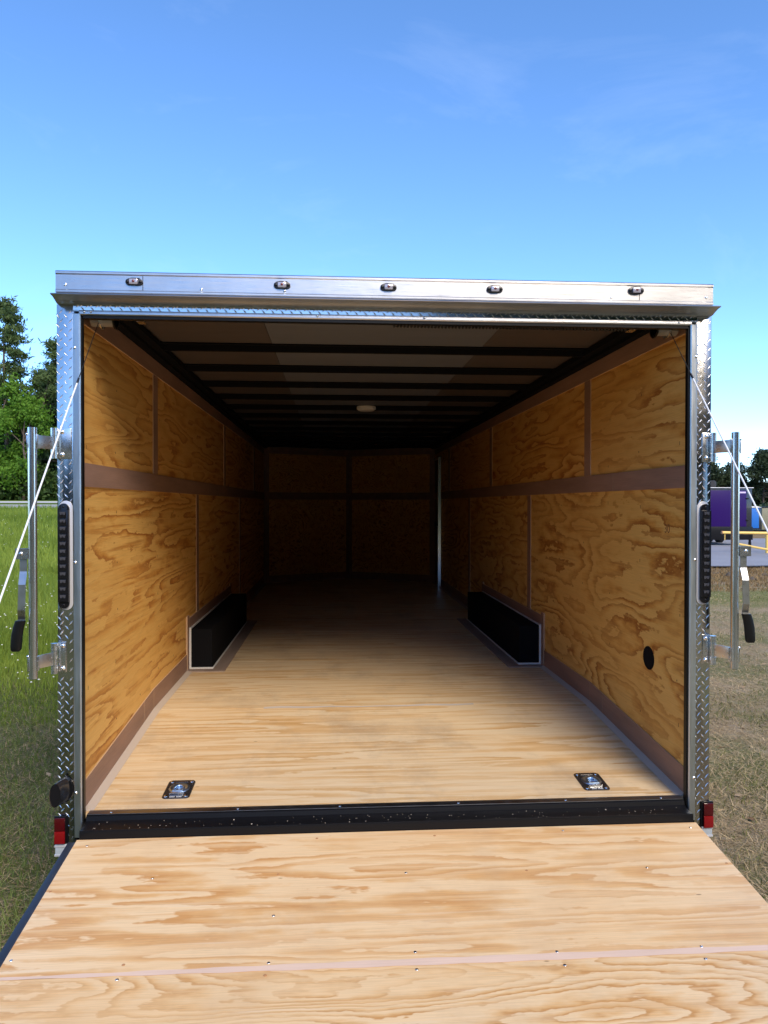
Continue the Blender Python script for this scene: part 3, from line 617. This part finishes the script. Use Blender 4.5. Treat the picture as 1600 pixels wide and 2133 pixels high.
# --- nose lining
for s in (-1, 1):
    a = Vector((s*HW, NY, 0)); c = Vector((0, AY, 0)); d = (c-a).normalized(); nrm = Vector((-d.y*s, d.x*s, 0)); nrm = nrm if nrm.y < 0 else -nrm
    NL = MB()
    def slab(u0, u1, z0, z1, t0, t1):
        p = a.lerp(c, u0)+nrm*t0; q = a.lerp(c, u1)+nrm*t0; p2 = a.lerp(c, u0)+nrm*t1; q2 = a.lerp(c, u1)+nrm*t1
        return MB().add([(p.x, p.y, z0), (q.x, q.y, z0), (q.x, q.y, z1), (p.x, p.y, z1), (p2.x, p2.y, z0), (q2.x, q2.y, z0), (q2.x, q2.y, z1), (p2.x, p2.y, z1)],
                        [(0, 1, 2, 3), (4, 5, 6, 7), (0, 1, 5, 4), (1, 2, 6, 5), (2, 3, 7, 6), (3, 0, 4, 7)])
    NL = slab(.0, 1, FZ, CZ, .0, .004).build('nose_lining', MAUVE, T, smooth=False)
    slab(.06, .96, 1.872, 2.43, .005, .009).build('plywood_panel', WALLU, NL, smooth=False); slab(.06, .96, FZ+.10, 1.78, .005, .009).build('plywood_panel', WALLW, NL, smooth=False)
    slab(.02, .955, 1.775, 1.877, .0092, .014).build('cover_strip', MAUVE, NL, smooth=False); slab(.962, .998, FZ, CZ-.02, .0092, .014).build('batten', MAUVE, NL, smooth=False)
# --- ceiling
CE = MB().box(-HW, HW, .03, NY, CZ+.032, CZ+.036).prism([(-HW, NY+.001), (HW, NY+.001), (0, AY)], 'Z', CZ+.032, CZ+.036).build('ceiling', BLACKM, T)
for y0 in np.arange(.03, NY-.2, .61*2):
    y1 = min(y0+.61*2-.004, NY)
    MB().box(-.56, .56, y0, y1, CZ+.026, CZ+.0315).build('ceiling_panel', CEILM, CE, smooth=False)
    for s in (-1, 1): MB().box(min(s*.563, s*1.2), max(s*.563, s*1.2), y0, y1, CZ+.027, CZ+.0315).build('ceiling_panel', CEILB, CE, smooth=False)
for k in range(12):
    y = 1.08+.61*k
    MB().prism([(y-.045, CZ+.0255), (y-.045, CZ+.019), (y-.022, CZ+.018), (y-.013, CZ-.010), (y+.013, CZ-.010), (y+.022, CZ+.018), (y+.045, CZ+.019), (y+.045, CZ+.0255)], 'X', -1.17, 1.17).build('roof_bow', BLACKM, CE, smooth=False)
for s in (-1, 1):
    MB().box(min(s*1.13, s*(HW-.011)), max(s*1.13, s*(HW-.011)), .05, NY, CZ-.012, CZ+.0185).box(min(s*1.17, s*(HW-.0115)), max(s*1.17, s*(HW-.0115)), .05, NY, CZ-.03, CZ-.0125).build('top_rail', BLACKM, CE, smooth=False)
MB().box(-1.12, 1.12, .05, .30, CZ+.0, CZ+.0245).build('rear_roof_beam', BLACKM, CE, smooth=False)
DL = MB().tube([(.045, 3.52, CZ+.02), (.045, 3.52, CZ-.004), (.045, 3.52, CZ-.016)], [.085, .085, .06], 28).build('dome_light', DOME, T, angle=60)
for (y, l) in ((.34, 0), (1.33, 0)): pass
# --- sill
SI = MB().prism([(.03, .40), (.03, .497), (.028, .5045), (.012, .5045), (.004, .499), (.000, .484), (-.008, .480), (-.062, .474), (-.066, .478), (-.072, .478), (-.074, .47), (-.074, .425), (.0, .40)], 'X', -1.192, 1.192).build('sill', BLACK, T, angle=25)
MB().box(-1.19, 1.19, .006, .045, .5046, .5075).build('sill_strip', metal('sill_strip_steel', (.34, .37, .42), .34), SI, bevel=.001)
def dome(mb, p, nrm, r, h=.5, n=10):
    nrm = Vector(nrm).normalized(); p = Vector(p)
    mb.tube([p, p+nrm*r*h*.5, p+nrm*r*h*.85, p+nrm*r*h], [r, r*.9, r*.6, r*.2], n)
    return mb
for x in (-1.102, -.613, -.212, .264, .704, 1.102): dome(MB(), (x, .022, .5075), (0, 0, 1), .0052, .6).build('screw', CHROME, SI)
b = MB()
for i in range(110):
    x = random.uniform(-1.17, 1.17); y = random.uniform(-.064, -.004) if i < 130 else random.uniform(.05, .35); z = .4795-.0005+(-.062-y < 0)*0 if y < 0 else fz(y)
    if y < 0: z = .480+(y+.008)*(.006/.054)
    r = random.uniform(.0005, .0014)*(2.0 if random.random() < .03 else 1)
    b.box(x-r, x+r*random.uniform(.6, 2), y-r, y+r, z, z+r*.6)
b.build('sawdust_crumbs', mat('crumbs', (.55, .47, .37), .8), SI, smooth=False, kind='stuff')
# --- ramp door
SL = .121
def rz(y, off=0): return .447+SL*(y+.074)+off
RE = -1.98
def rslab(x0, x1, y0, y1, t0, t1):
    return MB().prism([(y0, rz(y0, t0)), (y1, rz(y1, t0)), (y1, rz(y1, t1)), (y0, rz(y0, t1))], 'X', x0, x1)
RD = rslab(-1.232, 1.198, RE, -.10, -.060, -.0165).build('ramp_door', NAVYBLK, T, bevel=.004)
rslab(-1.232, -1.202, RE, -.08, -.0162, -.007).build('side_rail', NAVYBLK, RD, bevel=.002)
MB().cyl((-1.18, -.092, rz(-.09, -.034)), (1.18, -.092, rz(-.09, -.034)), .014, 14).build('hinge_tube', BLACK, RD)
JY = -.775
rslab(-1.20, 1.20, JY+.003, -.078, -.016, 0).build('plywood_panel', RAMP_A, RD, smooth=False, bevel=.0015)
rslab(-1.20, 1.20, RE, JY-.003, -.016, -.001).build('plywood_panel', RAMP_B, RD, smooth=False, bevel=.0015)
xs_ = np.linspace(-1.2, 1.2, 60); b = MB()
w0 = [.004+.010*max(0, math.sin((x+1.25)*1.05))+.0015*math.sin(x*31) for x in xs_]
b.add([(x, JY+sg*w*(1.1 if sg > 0 else .9), rz(JY+sg*w, .0006)) for x, w in zip(xs_, w0) for sg in (1, -1)], [(2*i, 2*i+1, 2*i+3, 2*i+2) for i in range(59)])
b.build('joint_strip', JOINTM, RD, smooth=False)
scr = [(-.861, -.33), (.017, -.345), (.445, -.354), (-.429, -.546), (.007, -.732), (.433, -.754), (.88, -.757), (-.427, -.753), (-.433, -.802), (.004, -.803), (-.848, -.738), (-.85, -.795), (-1.185, -.385), (1.180, -.350), (-1.149, -.12), (.652, -.11), (1.16, -.115), (.149, -.12), (.867, -.809), (-1.18, -.702), (-.43, -.33), (.88, -.36), (.44, -.81), (-.30, -.115)]
for (x, y) in scr: dome(MB(), (x, y, rz(y, .0002)), (0, 0, 1), .0052, .35).build('screw', ZINC if random.random() < .7 else RUSTY, RD)
for y in (-1.3, -1.6): 
    for x in (-1.1, -.4, .4, 1.1): dome(MB(), (x, y, rz(y, -.0008)), (0, 0, 1), .0052, .35).build('screw', ZINC, RD)
rslab(-1.15, 1.15, RE-.38, RE-.005, -.03, -.012).build('ramp_flap', RAMP_A, RD, smooth=False)
# --- tie-down rings recessed in the floor
def tiedown(cx, cy):
    z = fz(cy)+.0008; sl = (FZ-.497)/1.2
    TD = empty('tie_down', (cx, cy, z), parent=T); TD.rotation_euler = (math.atan(sl), 0, 0)
    def rr_(w, h, r, n=5): 
        o = []
        for (sx_, sy_, a0) in ((1, 1, 0), (-1, 1, 90), (-1, -1, 180), (1, -1, 270)):
            for k in range(n+1): a = R(a0+90*k/n); o.append((sx_*(w-r)+r*math.cos(a), sy_*(h-r)+r*math.sin(a)))
        return o
    # plate with an oval dish: rings of vertices
    outer = rr_(.056, .083, .018); n = len(outer)
    def el(a_, b_): return [(a_*math.cos(2*math.pi*(k+.5)/n), b_*math.sin(2*math.pi*(k+.5)/n)) for k in range(n)]
    rings = [(outer, 0), ([(x*.985, y*.985) for x, y in outer], .0032)]
    b = MB(); V = [(x, y, zz) for ring, zz in rings for x, y in ring]
    Fc = [(k, (k+1) % n, n+(k+1) % n, n+k) for k in range(n)]+[tuple(range(n, 2*n))]
    b.add(V, Fc).build('plate', DARKST, TD, angle=30)
    c = MB(); prof = [(.043, .0035), (.040, .0080), (.034, .0085), (.026, .0045), (.012, .0038), (.0, .0036)]; m_ = 28
    V = [(q[0]*math.cos(2*math.pi*k/m_), .004+q[0]*1.05*math.sin(2*math.pi*k/m_), q[1]) for q in prof[:-1] for k in range(m_)]
    Fc = [(i*m_+k, i*m_+(k+1) % m_, (i+1)*m_+(k+1) % m_, (i+1)*m_+k) for i in range(len(prof)-2) for k in range(m_)]+[tuple(range(4*m_, 5*m_))]
    c.add(V, Fc).build('dish', SKYZINC, TD, angle=80)
    pts = [(.020*math.cos(a), -.006+.028*math.sin(a), .0085) for a in np.linspace(-.05, math.pi+.05, 20)]+[(-.020, -.03, .0085), (.020, -.03, .0085), (.020, -.006, .0085)]
    MB().tube(pts, .0042, 8).build('ring', SKYZINC, TD)
    MB().box(-.03, .03, -.052, -.046, .0033, .010).build('ring_clip', ZINC, TD, bevel=.001)
    MB().box(-.026, .026, .062, .068, .0033, .0048).build('stamped_rib', ZINC, TD); MB().box(-.026, .026, -.064, -.060, .0033, .0048).build('stamped_rib', ZINC, TD)
    b = MB()
    for k in range(9):
        if k != 4: b.box(-.024+k*.0055, -.0205+k*.0055, -.0765, -.0695, .0033, .0042)
    b.build('stamped_marks', mat('stamp_white', (.7, .72, .74), .5), TD, smooth=False)
    for sx_ in (-1, 1):
        for sy_ in (-1, 1): dome(MB(), (sx_*.041, sy_*.066, .0033), (0, 0, 1), .008, .5).build('screw', CHROME, TD)
tiedown(-.882, .222); tiedown(.874, .200)
# --- torsion spring shaft over the opening, cable drums
SS = MB().cyl((-1.10, .12, 2.462), (1.10, .12, 2.462), .018, 16).build('spring_shaft', BLACK, T)
th = np.linspace(0, 2*math.pi*70, 70*8); MB().tube([(.0+1.0*u/th[-1], .12+.024*math.cos(u), 2.462+.024*math.sin(u)) for u in th], .0055, 4).build('coil_spring', BLACK, SS)
for s in (-1, 1):
    MB().cyl((s*1.105, .12, 2.452), (s*1.20, .12, 2.452), .034, 24).build('cable_drum', mat('drum_grey', (.30, .29, .27), .45, .3), SS)
    for x in (1.105, 1.158): MB().cyl((s*x, .12, 2.452), (s*(x+.006), .12, 2.452), .044, 24).build('drum_flange', BLACK if x < 1.12 else ZINC, SS)
    MB().box(min(s*.99, s*1.02), max(s*.99, s*1.02), .09, .14, 2.435, 2.45).build('shaft_clamp', ZINC, SS)
    # cable: bare at the top, white sheath below, ferrule between
    p0 = Vector((s*1.168, .095, 2.425)); p1 = Vector((s*1.215, -1.70, .30)); 
    CB = empty('lift_cable', (0, 0, 0), parent=T)
    q = p0.lerp(p1, .125 if s < 0 else .10)
    MB().tube([p0, q], .0018, 6).build('bare_wire', WIRED, CB); MB().tube([q, p1], .0030, 8).build('white_sheath', WIRE, CB)
    MB().tube([q-(p1-p0)*.006, q+(p1-p0)*.004], .004, 8).build('ferrule', DARKST, CB)
    e = p0.lerp(p1, .66); MB().tube([e, e+(p1-p0)*.012], .0048, 8).build('crimp', WIRE, CB)
    MB().box(p1.x-.012, p1.x+.012, p1.y-.05, p1.y+.02, p1.z-.04, p1.z+.012).build('cable_anchor', ZINC, CB)
# --- diamond plate posts and header band
def tread_mesh(places, name, parent):
    b = MB()
    for (x, z, a) in places:
        L_, w_ = .0125, .0030; ca, sa = math.cos(a), math.sin(a); hgt = .0017
        def P(u, v, y): return (x+u*ca-v*sa, -y, z+u*sa+v*ca)
        v = [P(-L_, 0, .0001), P(0, -w_, .0001), P(L_, 0, .0001), P(0, w_, .0001), P(-L_*.72, 0, hgt*.8), P(0, -w_*.45, hgt), P(L_*.72, 0, hgt*.8), P(0, w_*.45, hgt)]
        b.add(v, [(0, 1, 5, 4), (1, 2, 6, 5), (2, 3, 7, 6), (3, 0, 4, 7), (4, 5, 6, 7)])
    return b.build(name, TREAD, parent, smooth=False, kind='stuff')
PITCH = .0362
for s in (-1, 1):
    x0, x1 = (1.233, 1.295); a, c = min(s*x0, s*x1), max(s*x0, s*x1)
    CP = MB().box(a, c, 0, .07, .402, 2.474).build('corner_post', DIAMOND, T, bevel=.003)
    pl = []; nrow = 57
    for r_ in range(nrow):
        z = .42+r_*PITCH
        for cx, sg, dz in ((a+.003, -1, .5), (a+.0165, 1, 0), (a+.0335, -1, .5), (a+.051, 1, 0)):
            if z+dz*PITCH > 2.462: continue
            if s < 0 and sg < 0 and cx < a+.01: cx += .002
            pl.append((cx+random.uniform(-.0006, .0006), z+dz*PITCH, sg*R(50)))
    # leave room under the light, hinge plates and reflector
    def free(p):
        for (zl, zh, xl, xh) in ((1.30, 1.72, 1.238, 1.295), (1.87, 2.01, 1.238+.02, 1.296), (1.05, 1.185, 1.258, 1.296), (.40, .51, 1.262, 1.31)):
            if zl < p[1] < zh and xl < abs(p[0]) < xh: return False
        return True
    tread_mesh([p for p in pl if free(p)], 'tread_pattern', CP)
    # foot cap under the post
    FT = MB().box(min(s*1.262, s*1.306), max(s*1.262, s*1.306), -.006, .05, .352, .400).build('post_foot', WHITEP, T, bevel=.003)
    for z in (.357, .392): MB().box(min(s*1.260, s*1.308), max(s*1.260, s*1.308), -.009, .052, z-.004, z+.004).build('foot_rib', LIGHTW, FT, bevel=.0015)
    # reflector
    a, c = min(s*1.266, s*1.306), max(s*1.266, s*1.306); zc = .453 if s < 0 else .443
    RF = MB().box(a-.003, c+.003, -.008, -.0005, zc-.052, zc+.055).build('rear_reflector', BLACK, T, bevel=.003)
    if s < 0: MB().box(c+.003, c+.009, -.006, -.0005, zc-.05, zc+.055).build('reflector_rim', BLACK, RF)
    else: MB().box(a-.009, a-.003, -.006, -.0005, zc-.05, zc+.055).build('reflector_rim', BLACK, RF)
    MB().box(a, c, -.016, -.0085, zc+.001, zc+.050).build('lens', REDD, RF, bevel=.003); MB().box(a, c, -.017, -.0085, zc-.049, zc-.001).build('lens', REDL, RF, bevel=.003)
    # tail light strip: rounded bar with twelve cells
    cx = s*1.2675; z0, z1 = (1.308, 1.712); w_ = .0205
    def stad(cx, z0, z1, w, n=10):
        o = [(cx+w*math.cos(R(180*k/n)), z1-w+w*math.sin(R(180*k/n))) for k in range(n+1)]
        return o+[(cx-w*math.cos(R(180*k/n)), z0+w-w*math.sin(R(180*k/n))) for k in range(n+1)]
    TL = MB().prism(stad(cx, z0, z1, w_), 'Y', -.013, -.0025).build('tail_light', SMOKE, T, bevel=.0025)
    MB().prism(stad(cx-s*.0055, z0-.006, z1+.010, w_+.0055), 'Y', -.0022, -.0006).build('mounting_flange', LIGHTW, TL, bevel=.0006)
    MB().box(cx-w_*.98, cx+w_*.98, -.0215, -.0131, z0+.026, z1-.026).build('lens_housing', SMOKE, TL, bevel=.003)
    nl = 12; hh = (z1-z0-.058)/nl
    for k in range(nl):
        zz = z0+.029+hh*(k+.5); MB().box(cx-.0135, cx+.0135, -.0228, -.0216, zz-hh*.46, zz+hh*.46).build('led_cell', SMOKE, TL, bevel=.0008)
        MB().prism([(cx-.011, zz+hh*.36), (cx+.011, zz+hh*.36), (cx+.009, zz-.001), (cx-.009, zz-.001)], 'Y', -.0236, -.0229).build('led', LEDM, TL, smooth=False)
        dome(MB(), (cx, -.0237, zz+.001), (0, -1, 0), .0032, .7).build('led_bulb', BLACK, TL)
    for zz in (z0+.014, z1-.014): dome(MB(), (cx, -.0131, zz), (0, -1, 0), .0045, .5).build('screw', BLACK, TL)
    # door jamb channel with rivets
    DJ = MB().prism([(s*1.2325, .0), (s*1.2325, -.006), (s*1.2265, -.0075), (s*1.2085, -.0075), (s*1.2045, -.004), (s*1.2045, .030), (s*1.2075, .030), (s*1.2075, .0)], 'Z', .424, 2.452).build('door_jamb', ALUMF, T, angle=25)
    MB().box(min(s*(1.2005 if s < 0 else 1.1985), s*1.2040), max(s*(1.2005 if s < 0 else 1.1985), s*1.2040), .004, .026, .48, 2.434).build('seal', RUBBER, DJ)
    for zz in (.597, 1.485, 2.308): dome(MB(), (s*1.2265, -.0072, zz), (0, -1, 0), .0062, .6).build('screw', CHROME, DJ)
DH = MB().prism([(.0, 2.4515), (-.006, 2.4515), (-.0075, 2.4465), (-.0075, 2.4375), (-.004, 2.4335), (.030, 2.4335), (.030, 2.4365), (.0, 2.4365)], 'X', -1.2325, 1.2325).build('door_head', ALUM, T, angle=25)
MB().box(-1.196, 1.196, -.001, .028, 2.422, 2.4330).build('seal', RUBBER, DH)
for x in (-1.19, -1.165, -.3, .12, 1.155): dome(MB(), (x, -.0072, 2.444), (0, -1, 0), .005, .6).build('screw', ZINC, DH)
HB = MB().box(-1.233, 1.233, -.0002, .03, 2.4522, 2.4745).build('header_band', DIAMOND, T)
pl = []
for k in range(68):
    x = -1.215+k*PITCH
    pl += [(x, 2.4700, R(45)), (x+PITCH/2, 2.458, R(-45)), (x+.4*PITCH, 2.4735, R(45))]
tread_mesh([p for p in pl if abs(p[0]) < 1.225], 'tread_pattern', HB)
# fascia, ribs, rain gutter
FA = MB().prism([(-.03, 2.505), (-.05, 2.505), (-.0535, 2.508), (-.0535, 2.514), (-.050, 2.518), (-.050, 2.573), (-.0535, 2.577), (-.0535, 2.584), (-.050, 2.588), (-.02, 2.590), (.03, 2.590), (.03, 2.505)], 'X', -1.280, 1.274).build('header_fascia', ALUM, T, angle=20)
MB().prism([(-.03, 2.5045), (-.082, 2.4945), (-.0845, 2.491), (-.083, 2.4895), (-.060, 2.487), (-.040, 2.481), (-.0195, 2.473), (-.002, 2.4715), (-.002, 2.4745), (-.003, 2.5045)], 'X', -1.288, 1.290).build('rain_gutter', ALUM, T, angle=20)
for x in (-1.245, -.74, -.425, .86, 1.245): dome(MB(), (x, -.050, 2.535 if abs(x) > 1.2 else 2.527), (0, -1, 0), .006, .6).build('screw', CHROME, FA)
for x in (-.958, .972): MB().box(x-.0012, x+.0012, -.0512, -.0495, 2.519, 2.572).build('fascia_joint', DARKST, FA)
for x, z in ((-.99, 2.549), (-.434, 2.548), (-.025, 2.548), (.391, 2.549), (.957, 2.555)):
    st_ = [(x+sx_*(.0195)+.0125*math.cos(a), z+.0125*math.sin(a)) for sx_, a0 in ((1, -90), (-1, 90)) for a in [R(a0+18*k) for k in range(11)]]
    ML = MB().prism(st_, 'Y', -.056, -.0505).build('marker_light', DARKST, T, bevel=.0015)
    MB().box(x-.016, x+.016, -.066, -.0562, z-.0105, z+.0105).build('lens', CLEAR, ML, bevel=.004)
    dome(MB(), (x, -.0662, z+.001), (0, -1, 0), .0055, .5).build('bulb', LENSRED, ML)
    for sx_ in (-1, 1): dome(MB(), (x+sx_*.024, -.0562, z), (0, -1, 0), .0062, .5).build('screw', BLACK, ML)
    MB().tube([(x-.022, -.053, z+.0125), (x-.008, -.052, z+.016), (x+.02, -.0515, z+.015)], .001, 5).build('wire', BLACK, ML)
# --- bar locks swung open at either side
def barlock(s):
    BL = empty('bar_lock', (0, 0, 0), parent=T); px, py = s*1.344 if s < 0 else 1.337, -.11
    b = MB(); ring = [(.0155, 0), (.0155, 1)]; n = 24
    ob = MB().cyl((px, py, 1.064), (px, py, 1.991), .0155, 24).build('bar', metal('bar_zinc', (.70, .71, .71), .24, .05, (1, 1, .05), 40), BL)
    for z in (1.0635, 1.9915): MB().cyl((px, py, z-.0012), (px, py, z+.0012), .0125, 20).build('bar_bore', BLACKM, BL)
    for zc, hx in ((1.940, 1.297), (1.120, 1.300)):
        hx = s*hx if s < 0 else hx-.004
        # plate on the post
        xi = s*1.2395 if zc > 1.5 and s < 0 else s*1.262
        xi = s*1.256 if zc > 1.5 and s > 0 else xi
        MB().box(min(xi, s*1.293), max(xi, s*1.293), -.006, -.0008, zc-.058, zc+.060).build('hinge_plate', ZINC, BL, bevel=.003)
        for dz in (.045, -.042): 
            bo = MB(); dome(bo, (s*1.2735, -.006, zc+dz), (0, -1, 0), .0092, .7, 16); bo.build('bolt', CHROME, BL)
        for z0, z1 in ((zc+.030, zc+.058), (zc-.026, zc+.0285), (zc-.058, zc-.0275)): MB().cyl((hx, -.022, z0), (hx, -.022, z1), .0125 if z1-z0 < .04 else .0118, 20).build('knuckle', ZINC, BL)
        # strap from knuckle to bar, and the back clip beyond the bar
        p = Vector((hx, -.030, 0)); q = Vector((px, py+.004, 0)); d = (q-p).normalized(); nn = Vector((-d.y, d.x, 0))*.002
        dn = q+d*.020
        v = [(k.x, k.y, z) for z in (zc-.024, zc+.025) for k in (p+nn, dn+nn, dn-nn, p-nn)]
        MB().add(v, [(0, 1, 2, 3), (4, 7, 6, 5), (0, 4, 5, 1), (1, 5, 6, 2), (2, 6, 7, 3), (3, 7, 4, 0)]).build('strap', ZINCB, BL, bevel=.0008)
        MB().box(min(px+s*.0145, px+s*.0205), max(px+s*.0145, px+s*.0205), py-.004, py+.012, zc-.030, zc+.024).build('back_clip', ZINC, BL, bevel=.001)
        dome(MB(), (px+s*.0175, py-.003, zc+.026), (0, -1, 0), .0055, .8).build('rivet', CHROME, BL)
        MB().box(min(px-s*.0145, px-s*.0185), max(px-s*.0145, px-s*.0185), py-.006, py+.010, zc-.028, zc+.026).build('weld_tab', ZINC, BL, bevel=.001)
    # handle: clevis, strap with joggles, rubber grip
    hx, zp = px+s*.036, 1.527
    v0, v1 = min(px+s*.012, px+s*.057), max(px+s*.012, px+s*.057)
    b = MB(); b.box(v0, v1, py-.016, py-.0125, zp-.020, zp+.019); b.box(v0, v1, py+.006, py+.0095, zp-.020, zp+.019); b.box(v0, v0+.003, py-.0125, py+.006, zp-.020, zp+.019) if s > 0 else b.box(v1-.003, v1, py-.0125, py+.006, zp-.020, zp+.019)
    b.build('clevis', ZINC, BL); dome(MB(), (hx, py-.016, zp), (0, -1, 0), .0075, .6, 14).build('pivot', ZINC, BL)
    path = [(0, -.006, 0), (0, -.006, -.066), (-s*.006, -.034, -.112), (-s*.003, -.034, -.205), (s*.004, -.014, -.240), (s*.012, -.012, -.262)]
    w_ = .0155; v = []; f = []
    for i, (dx, dy, dz) in enumerate(path):
        for sg, t_ in ((-1, 0), (1, 0), (1, .004), (-1, .004)): v.append((hx-s*.004+dx+sg*w_*.82, py+dy+t_, zp+dz+.012*(i == 0)))
    for i in range(len(path)-1):
        for k in range(4): f.append((i*4+k, i*4+(k+1) % 4, i*4+4+(k+1) % 4, i*4+4+k))
    f += [(0, 1, 2, 3), (20, 23, 22, 21)]
    MB().add(v, f).build('handle', ZINCB, BL, smooth=False)
    gx = hx-s*.004; prof = [(s*.006, -.246, .0175), (s*.0135, -.270, .0185), (s*.019, -.300, .0190), (s*.022, -.340, .0190), (s*.023, -.352, .0175), (s*.023, -.358, .013)]
    v = []; f = []
    for (dx, dz, w) in prof:
        for sg, yy in ((-1, -.022), (-.8, -.026), (.8, -.026), (1, -.022), (1, -.012), (.8, -.008), (-.8, -.008), (-1, -.012)): v.append((gx+dx+sg*w, py+yy, zp+dz))
    for i in range(len(prof)-1):
        for k in range(8): f.append((i*8+k, i*8+(k+1) % 8, i*8+8+(k+1) % 8, i*8+8+k))
    f += [tuple(range(8)), tuple(range(47, 39, -1))]
    MB().add(v, f).build('rubber_grip', RUBBER, BL, angle=50)
barlock(-1); barlock(1)
# --- black oval scoop low on the left post
SCO = MB().tube([(-1.262, -.001, .612), (-1.262, -.014, .612)], [.034, .033], 24).build('vent_scoop', BLACK, T)
SCO.matrix_local = Matrix.Translation((-1.262, 0, .612)) @ Matrix.Diagonal((.80, 1, 1.25, 1)) @ Matrix.Translation((1.262, 0, -.612))
pts = [((-1.262, -.010, .613), .029, .040), ((-1.272, -.030, .612), .026, .038), ((-1.286, -.052, .610), .022, .036), ((-1.292, -.062, .609), .021, .0355)]
v = []; n = 24
for (c, rx, rz_) in pts: v += [(c[0]+rx*math.cos(a), c[1]+.012*math.cos(a), c[2]+rz_*math.sin(a)) for a in np.linspace(0, 2*math.pi, n+1)[:-1]]
f = [(i*n+k, i*n+(k+1) % n, (i+1)*n+(k+1) % n, (i+1)*n+k) for i in range(3) for k in range(n)]
MB().add(v, f).build('scoop_tube', mat('scoop_plastic', (.012, .0125, .014), .14, spec=.6, coat=.6), SCO, angle=80)
c = pts[-1]; MB().add([(c[0][0]+c[1]*.97*math.cos(a), c[0][1]+.003+.012*math.cos(a), c[0][2]+c[2]*.97*math.sin(a)) for a in np.linspace(0, 2*math.pi, n+1)[:-1]], [tuple(range(n))]).build('scoop_mouth', BLACKM, SCO)
for zz in (.652, .574): dome(MB(), (-1.262+.0, -.012, zz), (0, -1, 0), .004, .6).build('screw', DARKST, SCO)
